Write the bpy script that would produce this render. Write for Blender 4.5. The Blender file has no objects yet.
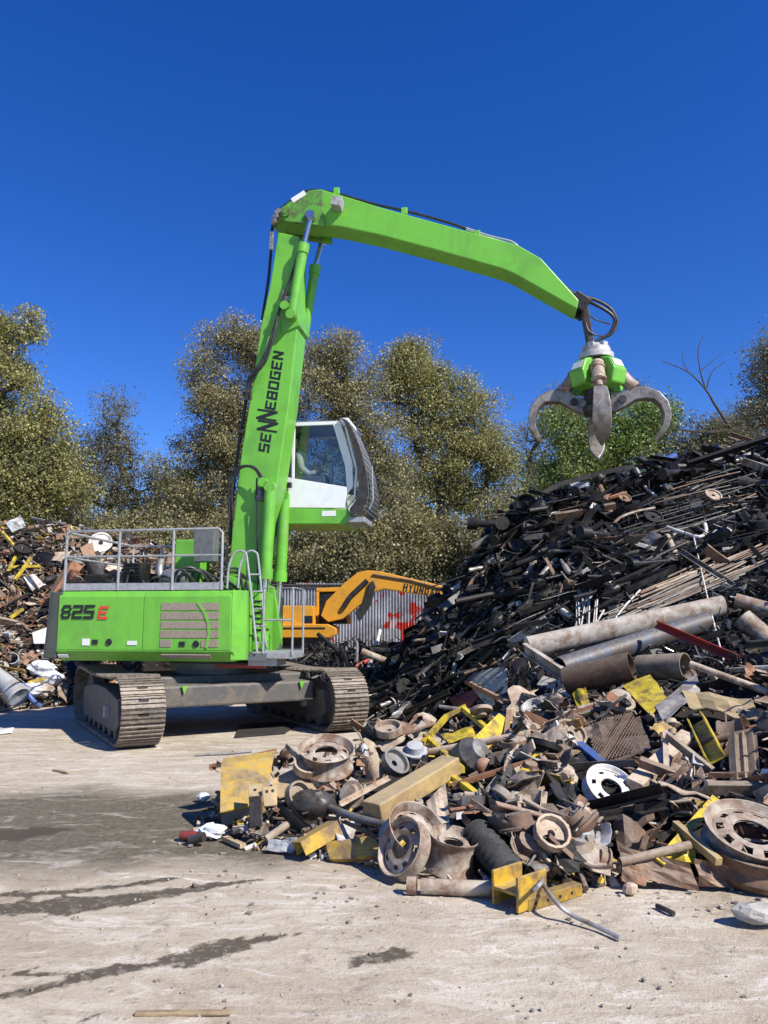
import bpy, math, random
import numpy as np
from mathutils import Vector, Matrix, noise as mnoise

S = bpy.context.scene
COL = S.collection
R = math.radians
rnd = random.Random(7)

# ------------------------------------------------------------------ camera
CAM_Z, PITCH, FPX = 1.65, R(8.1), 770.0
CP, SP = math.cos(PITCH), math.sin(PITCH)
cam_d = bpy.data.cameras.new('camera'); cam = bpy.data.objects.new('camera', cam_d); COL.objects.link(cam)
cam.location = (0, 0, CAM_Z); cam.rotation_euler = (R(90) + PITCH, 0, 0)
cam_d.sensor_fit = 'VERTICAL'; cam_d.sensor_height = 36; cam_d.lens = 36 * FPX / 1024
cam_d.clip_start = .1; cam_d.clip_end = 2000
S.camera = cam
S.render.resolution_x, S.render.resolution_y = 768, 1024

# ------------------------------------------------------------------ sky, sun, exposure
SUN = Vector((.56, -.46, .69)).normalized()
world = bpy.data.worlds.new('World'); S.world = world; world.use_nodes = True
wn = world.node_tree.nodes; bg = wn['Background']
sky = wn.new('ShaderNodeTexSky'); sky.sky_type = 'NISHITA'; sky.sun_disc = False
sky.sun_elevation = math.asin(SUN.z); sky.sun_rotation = math.atan2(SUN.x, SUN.y)
sky.altitude = 900; sky.air_density = 1.0; sky.dust_density = 0.0; sky.ozone_density = 5.0
hs = wn.new('ShaderNodeHueSaturation'); hs.inputs['Saturation'].default_value = 1.29; hs.inputs['Hue'].default_value = .519
world.node_tree.links.new(sky.outputs[0], hs.inputs['Color'])
world.node_tree.links.new(hs.outputs[0], bg.inputs['Color']); bg.inputs['Strength'].default_value = .122
sun_d = bpy.data.lights.new('sun', 'SUN'); sun_d.energy = 5.0; sun_d.angle = R(.5); sun_d.color = (1, .95, .87)
sun = bpy.data.objects.new('sun', sun_d); COL.objects.link(sun); sun.location = (8, -8, 20)
sun.rotation_euler = SUN.to_track_quat('Z', 'Y').to_euler()
vs = S.view_settings; vs.view_transform = 'Standard'; vs.look = 'None'; vs.exposure = .5; vs.gamma = 1; vs.use_curve_mapping = False

# ------------------------------------------------------------------ pixel helpers (a pixel gives a direction, depth comes from what the thing touches)
def ray(x, y):
    u, v = (x - 384) / FPX, (512 - y) / FPX
    return Vector((u, CP - v * SP, SP + v * CP))
def P(x, y, Y):
    d = ray(x, y); return Vector((0, 0, CAM_Z)) + d * (Y / d.y)
def G(x, y, z=0.0):
    d = ray(x, y); return Vector((0, 0, CAM_Z)) + d * ((z - CAM_Z) / d.z)
def proj(p):
    q = Vector(p) - Vector((0, 0, CAM_Z)); zc = q.y * CP + q.z * SP; yc = -q.y * SP + q.z * CP
    return 384 + FPX * q.x / zc, 512 - FPX * yc / zc

# ------------------------------------------------------------------ mesh helpers
class MB:
    def __init__(s): s.v = []; s.f = []
    def add(s, vs, fs):
        o = len(s.v); s.v += [tuple(a) for a in vs]; s.f += [tuple(i + o for i in f) for f in fs]; return s
    def box(s, c, d, M=None):
        x, y, z = d[0] / 2, d[1] / 2, d[2] / 2
        vs = [Vector((sx * x, sy * y, sz * z)) for sx in (-1, 1) for sy in (-1, 1) for sz in (-1, 1)]
        if M is not None: vs = [M @ a for a in vs]
        c = Vector(c)
        return s.add([a + c for a in vs], [(0, 1, 3, 2), (4, 6, 7, 5), (0, 4, 5, 1), (2, 3, 7, 6), (0, 2, 6, 4), (1, 5, 7, 3)])
    def bar(s, a, b, w, h, up=(0, 0, 1), off=0):
        a, b = Vector(a), Vector(b); d = (b - a); L = d.length; d.normalize(); up = Vector(up)
        x = d.cross(up)
        if x.length < 1e-3: x = d.cross(Vector((1, 0, 0)))
        x.normalize(); u = x.cross(d)
        M = Matrix((x, d, u)).transposed()
        return s.box((a + b) / 2 + u * off, (w, L, h), M)
    def tube(s, pts, r, n=8, cap=True, smooth=0):
        pts = [Vector(p) for p in pts]
        if smooth: pts = crom(pts, smooth)
        m = len(pts); rs = r if isinstance(r, (list, tuple)) else [r] * m
        if len(rs) != m: rs = [rs[0] + (rs[-1] - rs[0]) * i / (m - 1) for i in range(m)]
        vs = []; fs = []; ref = None
        for i, p in enumerate(pts):
            t = (pts[min(i + 1, m - 1)] - pts[max(i - 1, 0)]).normalized()
            if ref is None: ref = t.orthogonal().normalized()
            ref = (ref - t * ref.dot(t)).normalized(); b = t.cross(ref)
            for k in range(n):
                a = 2 * math.pi * k / n; vs.append(p + (ref * math.cos(a) + b * math.sin(a)) * rs[i])
        for i in range(m - 1):
            for k in range(n):
                k2 = (k + 1) % n; fs.append((i * n + k, i * n + k2, (i + 1) * n + k2, (i + 1) * n + k))
        if cap: fs.append(tuple(range(n - 1, -1, -1))); fs.append(tuple((m - 1) * n + k for k in range(n)))
        return s.add(vs, fs)
    def lathe(s, prof, n=24, M=None, closed=False):
        vs = []; fs = []; m = len(prof)
        for k in range(n):
            a = 2 * math.pi * k / n
            for r, z in prof:
                p = Vector((r * math.cos(a), r * math.sin(a), z)); vs.append(M @ p if M is not None else p)
        for k in range(n):
            k2 = (k + 1) % n
            for i in range(m if closed else m - 1):
                j = (i + 1) % m; fs.append((k * m + i, k2 * m + i, k2 * m + j, k * m + j))
        return s.add(vs, fs)
    def prism(s, poly, fn, a, b):
        """poly: 2D points; fn(p, t) -> 3D; extruded from t=a to t=b"""
        n = len(poly); vs = [fn(p, a) for p in poly] + [fn(p, b) for p in poly]
        fs = [tuple(range(n)), tuple(range(2 * n - 1, n - 1, -1))] + [(i, i + n, (i + 1) % n + n, (i + 1) % n) for i in range(n)]
        return s.add(vs, fs)
    def slab(s, q, t):
        """thick quad from four corner points"""
        q = [Vector(a) for a in q]; n = (q[2] - q[0]).cross(q[3] - q[1]).normalized() * t / 2
        vs = [a - n for a in q] + [a + n for a in q]
        return s.add(vs, [(3, 2, 1, 0), (4, 5, 6, 7)] + [(i, (i + 1) % 4, (i + 1) % 4 + 4, i + 4) for i in range(4)])
    def ball(s, c, r, n=10, m=7, sc=(1, 1, 1), jit=0, rg=None):
        vs = []; fs = []; c = Vector(c)
        for i in range(m + 1):
            th = math.pi * i / m
            for k in range(n):
                ph = 2 * math.pi * k / n; rr = r * (1 + (rg.uniform(-jit, jit) if jit else 0))
                vs.append(c + Vector((rr * sc[0] * math.sin(th) * math.cos(ph), rr * sc[1] * math.sin(th) * math.sin(ph), rr * sc[2] * math.cos(th))))
        for i in range(m):
            for k in range(n):
                k2 = (k + 1) % n; fs.append((i * n + k, (i + 1) * n + k, (i + 1) * n + k2, i * n + k2))
        return s.add(vs, fs)
    def mesh(s, name, mat=None, smooth=False):
        me = bpy.data.meshes.new(name); me.from_pydata([tuple(a) for a in s.v], [], s.f)
        if mat: me.materials.append(M_[mat] if isinstance(mat, str) else mat)
        me.validate(); 
        if smooth:
            me.polygons.foreach_set('use_smooth', [True] * len(me.polygons))
            try: me.set_sharp_from_angle(angle=R(40))
            except Exception: pass
        me.update(); return me
    def build(s, name, mat, parent=None, smooth=False, bevel=0, center=False):
        loc = None
        if center:
            a = np.array(s.v); lo, hi = a.min(0), a.max(0); loc = Vector(((lo[0] + hi[0]) / 2, (lo[1] + hi[1]) / 2, lo[2]))
            s.v = [tuple(Vector(p) - loc) for p in s.v]
        o = bpy.data.objects.new(name, s.mesh(name, mat, smooth)); COL.objects.link(o)
        if loc is not None: o.location = loc
        if parent: o.parent = parent
        if bevel:
            b = o.modifiers.new('bevel', 'BEVEL'); b.width = bevel; b.segments = 2; b.limit_method = 'ANGLE'; b.angle_limit = R(40)
        return o
def crom(pts, k):
    out = []; n = len(pts)
    for i in range(n - 1):
        p0, p1, p2, p3 = pts[max(i - 1, 0)], pts[i], pts[i + 1], pts[min(i + 2, n - 1)]
        for j in range(k):
            t = j / k; out.append(.5 * ((2 * p1) + (p2 - p0) * t + (2 * p0 - 5 * p1 + 4 * p2 - p3) * t * t + (3 * p1 - p0 - 3 * p2 + p3) * t ** 3))
    return out + [pts[-1]]
def tag(o, label, cat=None, group=None, kind=None):
    o['label'] = label
    if cat: o['category'] = cat
    if group: o['group'] = group
    if kind: o['kind'] = kind
    return o
def empty(name, loc, rz=0):
    o = bpy.data.objects.new(name, None); COL.objects.link(o); o.location = loc; o.rotation_euler = (0, 0, rz); o.empty_display_size = .2; return o
def axis_mat(z, x=None):
    z = Vector(z).normalized(); x = Vector(x) if x else z.orthogonal()
    x = (x - z * x.dot(z)).normalized(); y = z.cross(x)
    return Matrix((x, y, z)).transposed()

# ------------------------------------------------------------------ materials
M_ = {}
def newmat(name):
    m = bpy.data.materials.new(name); m.use_nodes = True; M_[name] = m
    nt = m.node_tree; return m, nt, nt.nodes['Principled BSDF']
def nd(nt, typ, ins=None, **kw):
    n = nt.nodes.new(typ)
    for k, v in kw.items(): setattr(n, k, v)
    for k, v in (ins or {}).items():
        if isinstance(v, bpy.types.NodeSocket): nt.links.new(v, n.inputs[k])
        else: n.inputs[k].default_value = v
    return n
def c4(c): return (c[0], c[1], c[2], 1)
def noise_tex(nt, co, scale, detail=5, rough=.6, dist=0):
    return nd(nt, 'ShaderNodeTexNoise', {'Vector': co, 'Scale': scale, 'Detail': detail, 'Roughness': rough, 'Distortion': dist}).outputs['Fac']
def ramp(nt, fac, a, b, lo=0, hi=1):
    return nd(nt, 'ShaderNodeMapRange', {'Value': fac, 'From Min': a, 'From Max': b, 'To Min': lo, 'To Max': hi}).outputs[0]
def mixc(nt, f, a, b, mode='MIX'):
    n = nt.nodes.new('ShaderNodeMix'); n.data_type = 'RGBA'; n.blend_type = mode
    for s, v in ((n.inputs['Factor'], f), (n.inputs[6], a), (n.inputs[7], b)):
        if isinstance(v, bpy.types.NodeSocket): nt.links.new(v, s)
        elif isinstance(v, (tuple, list)): s.default_value = c4(v)
        else: s.default_value = v
    return n.outputs[2]
def metal(name, base, wear, amt=.5, rough=.55, met=0.0, sc=6, var=.35, dust=None, bump=.25, spot=.45):
    """base colour broken by wear patches; every object a little lighter or darker"""
    m, nt, b = newmat(name)
    co = nd(nt, 'ShaderNodeTexCoord').outputs['Object']; oi = nd(nt, 'ShaderNodeObjectInfo')
    add = nd(nt, 'ShaderNodeVectorMath', {0: co, 1: oi.outputs['Location']}, operation='ADD').outputs[0]
    n1 = noise_tex(nt, add, sc, 6, .65, .4); n2 = noise_tex(nt, add, sc * 5, 4, .7)
    f = ramp(nt, n1, .62 - amt * .4, .70 - amt * .2)
    c = mixc(nt, f, base, wear)
    c = mixc(nt, ramp(nt, n2, .3, .75, 0, spot), c, tuple(x * .35 for x in wear))
    if name == 'green':          # rain streaks, dust film and a few greasy scuffs on the paint
        mpv = nd(nt, 'ShaderNodeMapping', {'Vector': co, 'Scale': (9, 9, .7)}).outputs[0]
        c = mixc(nt, ramp(nt, noise_tex(nt, mpv, 1.0, 5, .65), .52, .72, 0, .34), c, (.10, .24, .05))
        c = mixc(nt, ramp(nt, noise_tex(nt, co, 2.6, 7, .7, .8), .60, .72, 0, .38), c, (.30, .36, .17))
        c = mixc(nt, ramp(nt, noise_tex(nt, co, 11, 5, .7, .5), .68, .73, 0, .6), c, (.05, .07, .03))
    if dust:
        geo = nd(nt, 'ShaderNodeNewGeometry'); sep = nd(nt, 'ShaderNodeSeparateXYZ', {0: geo.outputs['Normal']})
        up = ramp(nt, sep.outputs['Z'], .2, .9)
        fd = nd(nt, 'ShaderNodeMath', {0: up, 1: ramp(nt, n2, .35, .6)}, operation='MULTIPLY').outputs[0]
        fd = nd(nt, 'ShaderNodeMath', {0: fd, 1: .6}, operation='MULTIPLY').outputs[0]
        c = mixc(nt, fd, c, dust)
    v = ramp(nt, oi.outputs['Random'], 0, 1, 1 - var, 1 + var)
    hsv = nd(nt, 'ShaderNodeHueSaturation', {'Color': c, 'Value': v})
    nt.links.new(hsv.outputs[0], b.inputs['Base Color'])
    nt.links.new(ramp(nt, n2, .2, .8, rough - .12, rough + .2), b.inputs['Roughness'])
    b.inputs['Metallic'].default_value = met
    if name.startswith('black') or name == 'darksteel': b.inputs['Specular IOR Level'].default_value = .28
    if bump:
        bp = nd(nt, 'ShaderNodeBump', {'Height': n2, 'Strength': bump, 'Distance': .01}); nt.links.new(bp.outputs[0], b.inputs['Normal'])
    return m
DUST = (.34, .29, .22)
metal('rust', (.215, .125, .075), (.115, .065, .04), .5, .75, 0, 7, .45, DUST)
metal('rust_tan', (.42, .33, .235), (.24, .155, .095), .45, .75, 0, 7, .35, (.50, .43, .34))
metal('chalky', (.47, .44, .39), (.22, .145, .095), .58, .7, 0, 4, .1, (.45, .41, .35))
metal('cwdark', (.075, .085, .07), (.06, .07, .055), .4, .5, 0, 5, 0, None, .03, .1)
metal('rust_orange', (.33, .15, .07), (.17, .08, .045), .45, .75, 0, 7, .3, DUST)
metal('yellow', (.58, .36, .025), (.20, .125, .06), .50, .5, 0, 5, .25, (.40, .32, .18))
metal('lemon', (.66, .50, .03), (.26, .18, .06), .42, .45, 0, 6, .15)
metal('tanyellow', (.50, .36, .14), (.33, .22, .11), .5, .6, 0, 4, .15, (.46, .38, .26))
metal('black', (.011, .011, .012), (.026, .022, .018), .4, .45, .0, 6, .5, (.045, .04, .034))
metal('blackgloss', (.012, .012, .013), (.035, .033, .03), .4, .28, .0, 6, .4)
metal('steel', (.34, .34, .34), (.16, .13, .10), .45, .45, .4, 8, .4, DUST)
metal('darksteel', (.075, .075, .075), (.05, .038, .03), .5, .42, .35, 8, .5, (.15, .135, .115))
metal('white', (.72, .71, .68), (.36, .29, .21), .4, .55, 0, 5, .15, (.5, .46, .4))
metal('palegrey', (.45, .48, .50), (.28, .26, .23), .4, .5, 0, 5, .2, (.42, .39, .34))
metal('red', (.45, .045, .03), (.20, .06, .035), .4, .5, 0, 6, .2)
metal('maroon', (.22, .03, .045), (.14, .04, .04), .4, .5, 0, 6, .2)
metal('blue', (.05, .13, .42), (.10, .12, .2), .35, .45, 0, 6, .2)
metal('slate', (.075, .09, .115), (.085, .06, .045), .55, .5, .2, 6, .25, (.2, .2, .2))
metal('wood', (.45, .34, .20), (.30, .21, .12), .5, .8, 0, 9, .2)
metal('concrete_lump', (.46, .44, .40), (.36, .33, .28), .5, .9, 0, 10, .15, bump=.6)
metal('rubber', (.022, .022, .022), (.05, .048, .045), .45, .8, 0, 6, .3)
metal('plastic_white', (.70, .72, .74), (.5, .5, .48), .3, .5, 0, 5, .15)
metal('rim', (.48, .42, .33), (.20, .115, .07), .58, .65, 0, 7, .15, (.45, .38, .30))
metal('trackshoe', (.30, .255, .20), (.15, .115, .085), .5, .55, .25, 14, .22, (.45, .39, .31))
metal('undercarriage', (.085, .085, .08), (.15, .125, .095), .46, .6, 0, 5, .1, (.22, .19, .15))
metal('green', (.155, .47, .045), (.13, .37, .045), .36, .36, 0, 1.3, .0, None, .04, .13)
metal('greendirty', (.11, .40, .035), (.10, .13, .045), .48, .5, 0, 5, .0, None, .08)
metal('galv', (.42, .43, .44), (.33, .33, .33), .5, .45, .3, 12, .08, None, .1, .15)
metal('machinegrey', (.16, .17, .18), (.12, .12, .12), .4, .45, 0, 6, .05)
metal('cabwhite', (.78, .79, .80), (.72, .72, .72), .35, .3, 0, 5, .0, None, .02, .06)
metal('tinegrey', (.36, .33, .29), (.19, .165, .14), .46, .42, .45, 7, .1)
metal('hosedark', (.016, .016, .017), (.04, .038, .036), .35, .45, 0, 9, .1)
metal('rotgrey', (.50, .50, .49), (.33, .31, .28), .45, .5, .1, 6, .05, None, .1, .25)
metal('chrome', (.62, .63, .65), (.5, .5, .5), .3, .15, .9, 5, .05, None, 0)
metal('orangey', (.66, .30, .015), (.50, .24, .03), .33, .42, 0, 4, .05, None, .05, .15)
metal('bark', (.10, .082, .062), (.055, .044, .034), .5, .9, 0, 8, .15)
metal('skin', (.45, .26, .18), (.4, .22, .15), .3, .5, 0, 5, 0, None, 0)
metal('shirt', (.72, .74, .74), (.6, .62, .62), .3, .8, 0, 5, 0, None, .1)
metal('trousers', (.04, .055, .09), (.03, .04, .06), .3, .85, 0, 5, 0, None, .1)
metal('vent', (.37, .30, .23), (.27, .21, .16), .4, .6, 0, 30, 0, None, .5)
def flat(name, c, rough=.5, met=0):
    m, nt, b = newmat(name); b.inputs['Base Color'].default_value = c4(c); b.inputs['Roughness'].default_value = rough; b.inputs['Metallic'].default_value = met
flat('ink', (.012, .014, .013), .45); flat('redink', (.62, .05, .03), .45); flat('sticker', (.72, .72, .70), .5)
flat('deep', (.008, .008, .008), .7)
m, nt, b = newmat('glass')
tr = nd(nt, 'ShaderNodeBsdfTransparent', {'Color': (.80, .83, .81, 1)}); gl = nd(nt, 'ShaderNodeBsdfGlossy', {'Roughness': .02, 'Color': (1, 1, 1, 1)})
lw = nd(nt, 'ShaderNodeLayerWeight', {'Blend': .5}).outputs['Facing']; pw = nd(nt, 'ShaderNodeMath', {0: lw, 1: 4.0}, operation='POWER').outputs[0]; fr = nd(nt, 'ShaderNodeMapRange', {'Value': pw, 'To Min': .06, 'To Max': .8}); mx = nd(nt, 'ShaderNodeMixShader', {0: fr.outputs[0], 1: tr.outputs[0], 2: gl.outputs[0]})
nt.links.new(mx.outputs[0], nt.nodes['Material Output'].inputs['Surface'])
def leafmat(name, c1, c2, c3):
    m, nt, b = newmat(name)
    g = nd(nt, 'ShaderNodeNewGeometry'); r = g.outputs['Random Per Island']
    co = nd(nt, 'ShaderNodeTexCoord').outputs['Object']; n = noise_tex(nt, co, .8, 3)
    c = mixc(nt, ramp(nt, r, .2, .8), c1, c2); c = mixc(nt, ramp(nt, n, .45, .65), c, c3)
    v = nd(nt, 'ShaderNodeMath', {0: r, 1: 7.31}, operation='MULTIPLY'); v = nd(nt, 'ShaderNodeMath', {0: v.outputs[0]}, operation='FRACT')
    h = nd(nt, 'ShaderNodeHueSaturation', {'Color': c, 'Value': ramp(nt, v.outputs[0], 0, 1, .55, 1.35)})
    nt.links.new(h.outputs[0], b.inputs['Base Color']); b.inputs['Roughness'].default_value = .5
    tl = nd(nt, 'ShaderNodeBsdfTranslucent', {'Color': h.outputs[0]})
    mx = nd(nt, 'ShaderNodeMixShader', {0: .35, 1: b.outputs[0], 2: tl.outputs[0]})
    nt.links.new(mx.outputs[0], nt.nodes['Material Output'].inputs['Surface'])
leafmat('leaf_olive', (.218, .214, .090), (.339, .308, .139), (.268, .238, .130))
leafmat('leaf_tan', (.24, .222, .098), (.36, .325, .16), (.235, .22, .095))
leafmat('leaf_green', (.132, .221, .044), (.266, .342, .088), (.221, .254, .088))
leafmat('leaf_yellow', (.262, .257, .084), (.420, .388, .146), (.230, .236, .094))
leafmat('leaf_dull', (.169, .173, .090), (.258, .243, .139), (.198, .189, .109))

# ------------------------------------------------------------------ ground (one sheet to the horizon)
def fbm(x, y, sc, seed=0): return mnoise.fractal(Vector((x * sc + seed, y * sc - seed, seed * .37)), 1.0, 2.0, 5)
def segd(p, a, b):
    ab = b - a; t = max(0, min(1, (p - a).dot(ab) / max(ab.length_squared, 1e-9))); return (p - a - ab * t).length, t
def g2(x, y): p = G(x, y); return Vector((p.x, p.y))
streaks = [  # oil-dark streaks: polyline in ground coordinates and half widths
    ([g2(-30, 1004), g2(60, 985), g2(130, 966), g2(200, 955), g2(250, 941), g2(300, 929)], [.05, .06, .09, .10, .085, .02]),
    ([g2(-40, 968), g2(30, 975), g2(100, 972)], [.03, .035, .06]),
    ([g2(-60, 915), g2(60, 905), g2(140, 898), g2(215, 884), g2(270, 878)], [.10, .16, .12, .08, .02]),
    ([g2(-60, 900), g2(40, 893), g2(120, 885), g2(200, 876)], [.05, .06, .06, .03]),
    ([g2(15, 975), g2(45, 962)], [.03, .02]), ([g2(95, 1020), g2(112, 1010)], [.05, .03]),
    ([g2(350, 965), g2(395, 958)], [.07, .09]), ([g2(60, 830), g2(0, 835)], [.1, .2]),
]
def grid_lines(lo, hi, fl, fh, step, grow=1.35):
    a = list(np.arange(fl, fh + 1e-6, step)); s = step; x = fh
    while x < hi: s *= grow; x += s; a.append(x)
    s = step; x = fl; pre = []
    while x > lo: s *= grow; x -= s; pre.append(x)
    return pre[::-1] + a
gx = grid_lines(-600, 600, -5.2, 3.6, .05); gy = grid_lines(-60, 900, 2.6, 9.2, .05)
gv = []; stain = []; dirt = []
band_a, band_b = g2(0, 838), g2(240, 815)
for y in gy:
    for x in gx:
        p = Vector((x, y)); near = -5.3 < x < 3.7 and 2.5 < y < 9.3
        st = 0; dv = 0; z = 0
        if near:
            w1, w2 = fbm(x, y, 2.2, 3), fbm(x, y, 9, 5)
            q = p + Vector((fbm(x, y, 1.6, 11), fbm(x, y, 1.6, 17))) * .05
            for pl, ws in streaks:
                for i in range(len(pl) - 1):
                    if abs((pl[i].y + pl[i + 1].y) / 2 - y) > 1.2: continue
                    d, t = segd(q, pl[i], pl[i + 1]); w = ws[i] + (ws[i + 1] - ws[i]) * t
                    st = max(st, min(1, max(0, (w * (1.1 + .45 * w1 + .5 * w2) - d) / .03)))
            z = .010 * fbm(x, y, 1.1, 2) + .004 * fbm(x, y, 6, 9)
        # damp earthy band running across in front of the machine
        yc = 6.5 + .04 * (x + 4.5); hw = 1.55 - .13 * max(0, x + 3.0)
        if x < 1.5 and y < 12: dv = max(0, min(1, (hw - abs(y - yc) + .35 * fbm(x, y, .9, 21)) / .5)) * (1 if x < -.9 else max(0, 1 - (x + .9) / 1.2))
        gv.append((x, y, z)); stain.append(st); dirt.append(dv)
nx = len(gx)
gf = [(j * nx + i, j * nx + i + 1, (j + 1) * nx + i + 1, (j + 1) * nx + i) for j in range(len(gy) - 1) for i in range(nx - 1)]
gm = bpy.data.meshes.new('ground'); gm.from_pydata(gv, [], gf)
for nm, vals in (('stain', stain), ('dirt', dirt)):
    a = gm.attributes.new(nm, 'FLOAT', 'POINT'); a.data.foreach_set('value', vals)
gm.polygons.foreach_set('use_smooth', [True] * len(gm.polygons))
m, nt, b = newmat('ground')
co = nd(nt, 'ShaderNodeTexCoord').outputs['Object']
mp = nd(nt, 'ShaderNodeMapping', {'Vector': co, 'Rotation': (0, 0, R(-22)), 'Scale': (.45, 1.5, 1)}).outputs[0]
n_big = noise_tex(nt, co, .55, 6, .6, .3); n_scr = noise_tex(nt, mp, 3.2, 9, .68, .6); n_mid = noise_tex(nt, co, 6, 6, .7); n_fine = noise_tex(nt, co, 45, 4, .8)
n_grit = noise_tex(nt, co, 18, 8, .75, .5); n_peb = nd(nt, 'ShaderNodeTexVoronoi', {'Vector': co, 'Scale': 38.0}).outputs['Distance']
mp2 = nd(nt, 'ShaderNodeMapping', {'Vector': co, 'Rotation': (0, 0, R(-14)), 'Scale': (.8, 2.2, 1)}).outputs[0]; n_s2 = noise_tex(nt, mp2, 2.1, 12, .72, 1.2)
c = mixc(nt, ramp(nt, n_big, .40, .60), (.50, .425, .315), (.41, .335, .235))
c = mixc(nt, ramp(nt, n_scr, .49, .60, 0, .7), c, (.59, .52, .415))
c = mixc(nt, ramp(nt, n_s2, .54, .62, 0, .85), c, (.67, .605, .505))
c = mixc(nt, ramp(nt, n_s2, .44, .34, 0, .7), c, (.215, .17, .12))
c = mixc(nt, ramp(nt, n_mid, .56, .70, 0, .65), c, (.22, .175, .125))
c = mixc(nt, ramp(nt, n_grit, .56, .66, 0, .65), c, (.18, .145, .105))
c = mixc(nt, ramp(nt, n_grit, .42, .34, 0, .55), c, (.60, .55, .48))
c = mixc(nt, ramp(nt, n_fine, .60, .70, 0, .6), c, (.14, .115, .085))
at = nd(nt, 'ShaderNodeAttribute', attribute_name='dirt').outputs['Fac']
fd = nd(nt, 'ShaderNodeMath', {0: at, 1: ramp(nt, n_s2, .66, .52, .55, 1.0)}, operation='MULTIPLY').outputs[0]
dirtc = mixc(nt, ramp(nt, n_grit, .38, .62), (.175, .145, .098), (.085, .070, .045)); dirtc = mixc(nt, ramp(nt, n_fine, .62, .70, 0, .5), dirtc, (.33, .29, .23))
c = mixc(nt, fd, c, dirtc)
as_ = nd(nt, 'ShaderNodeAttribute', attribute_name='stain').outputs['Fac']
sm = nd(nt, 'ShaderNodeMath', {0: as_, 1: ramp(nt, n_grit, .35, .65, .0, .75)}, operation='SUBTRACT').outputs[0]
c = mixc(nt, ramp(nt, sm, .1, .55, 0, .92), c, (.062, .046, .028))
nt.links.new(c, b.inputs['Base Color']); b.inputs['Roughness'].default_value = .92
hsum = nd(nt, 'ShaderNodeMath', {0: n_s2, 1: n_grit}, operation='ADD').outputs[0]; hsum = nd(nt, 'ShaderNodeMath', {0: hsum, 1: n_fine}, operation='ADD').outputs[0]
bp = nd(nt, 'ShaderNodeBump', {'Height': hsum, 'Strength': .5, 'Distance': .03}); nt.links.new(bp.outputs[0], b.inputs['Normal'])
gm.materials.append(m)
ground = bpy.data.objects.new('ground', gm); COL.objects.link(ground); tag(ground, 'pale dusty concrete yard with dark oil streaks and scrape marks', None, None, 'structure')

# ------------------------------------------------------------------ corrugated fence behind the yard
m, nt, b = newmat('fence_sheet')
co = nd(nt, 'ShaderNodeTexCoord').outputs['Object']; oi = nd(nt, 'ShaderNodeObjectInfo')
ad = nd(nt, 'ShaderNodeVectorMath', {0: co, 1: oi.outputs['Location']}, operation='ADD').outputs[0]
c = mixc(nt, ramp(nt, noise_tex(nt, ad, 1.3, 6, .7), .35, .65), (.44, .45, .47), (.22, .22, .23))
c = mixc(nt, ramp(nt, noise_tex(nt, ad, 1.0, 3, .5, 1.6), .60, .63), c, (.45, .035, .015))
c = mixc(nt, ramp(nt, noise_tex(nt, ad, 1.7, 3, .5, 2.2), .66, .68, 0, .8), c, (.55, .55, .54))
nt.links.new(c, b.inputs['Base Color']); b.inputs['Roughness'].default_value = .5; b.inputs['Metallic'].default_value = .25
FY = 26.0
fence = empty('corrugated_fence', (0, FY, 0)); tag(fence, 'grey corrugated metal fence with red spray paint behind the yellow excavator', 'fence')
mb = MB(); n = 40; H = 2.92
vs = []; fs = []
for i in range(n + 1):
    x = i / n; y = .03 * (1 if (i // 2) % 2 else -1)
    vs += [(x, y, 0), (x, y, H), (x, y + .004, 0), (x, y + .004, H)]
for i in range(n):
    a = i * 4; fs += [(a, a + 4, a + 5, a + 1), (a + 2, a + 3, a + 7, a + 6), (a + 1, a + 5, a + 7, a + 3)]
mb.add(vs, fs); sheet_me = mb.mesh('sheet', 'fence_sheet')
for i in range(-16, 16):
    o = bpy.data.objects.new('sheet', sheet_me); COL.objects.link(o); o.parent = fence; o.location = (i * .985, rnd.uniform(-.01, .01) + (.012 if i % 2 else 0), rnd.uniform(-.03, .03))
for i in range(-16, 17, 2): MB().box((i * .985, .12, 1.45), (.07, .07, 2.9)).build('post', 'darksteel', fence)
MB().tube([(-15.8, -.08, 2.85), (15.8, -.08, 2.85)], .04).build('rail', 'darksteel', fence)

# ------------------------------------------------------------------ trees
def leaf_mesh(name, pts, size, seed, mat):
    """pts: Nx3 leaf centres -> one small folded diamond each"""
    rg = np.random.default_rng(seed); n = len(pts)
    a = rg.normal(size=(n, 3)); a[:, 2] -= .3; a /= np.linalg.norm(a, axis=1)[:, None]
    b_ = rg.normal(size=(n, 3)); b_ -= a * (a * b_).sum(1)[:, None]; b_ /= np.linalg.norm(b_, axis=1)[:, None]
    L = (size * .74 * rg.uniform(.5, 1.4, n))[:, None]; W = L * rg.uniform(.32, .55, n)[:, None]
    v = np.empty((n, 4, 3)); v[:, 0] = pts - a * L / 2; v[:, 2] = pts + a * L / 2; v[:, 1] = pts + b_ * W; v[:, 3] = pts - b_ * W
    me = bpy.data.meshes.new(name); me.vertices.add(n * 4); me.vertices.foreach_set('co', v.astype(np.float32).ravel())
    me.loops.add(n * 4); me.loops.foreach_set('vertex_index', np.arange(n * 4, dtype=np.int32))
    me.polygons.add(n); me.polygons.foreach_set('loop_start', np.arange(0, n * 4, 4, dtype=np.int32))
    me.materials.append(M_[mat]); me.update(calc_edges=True); return me
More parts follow.
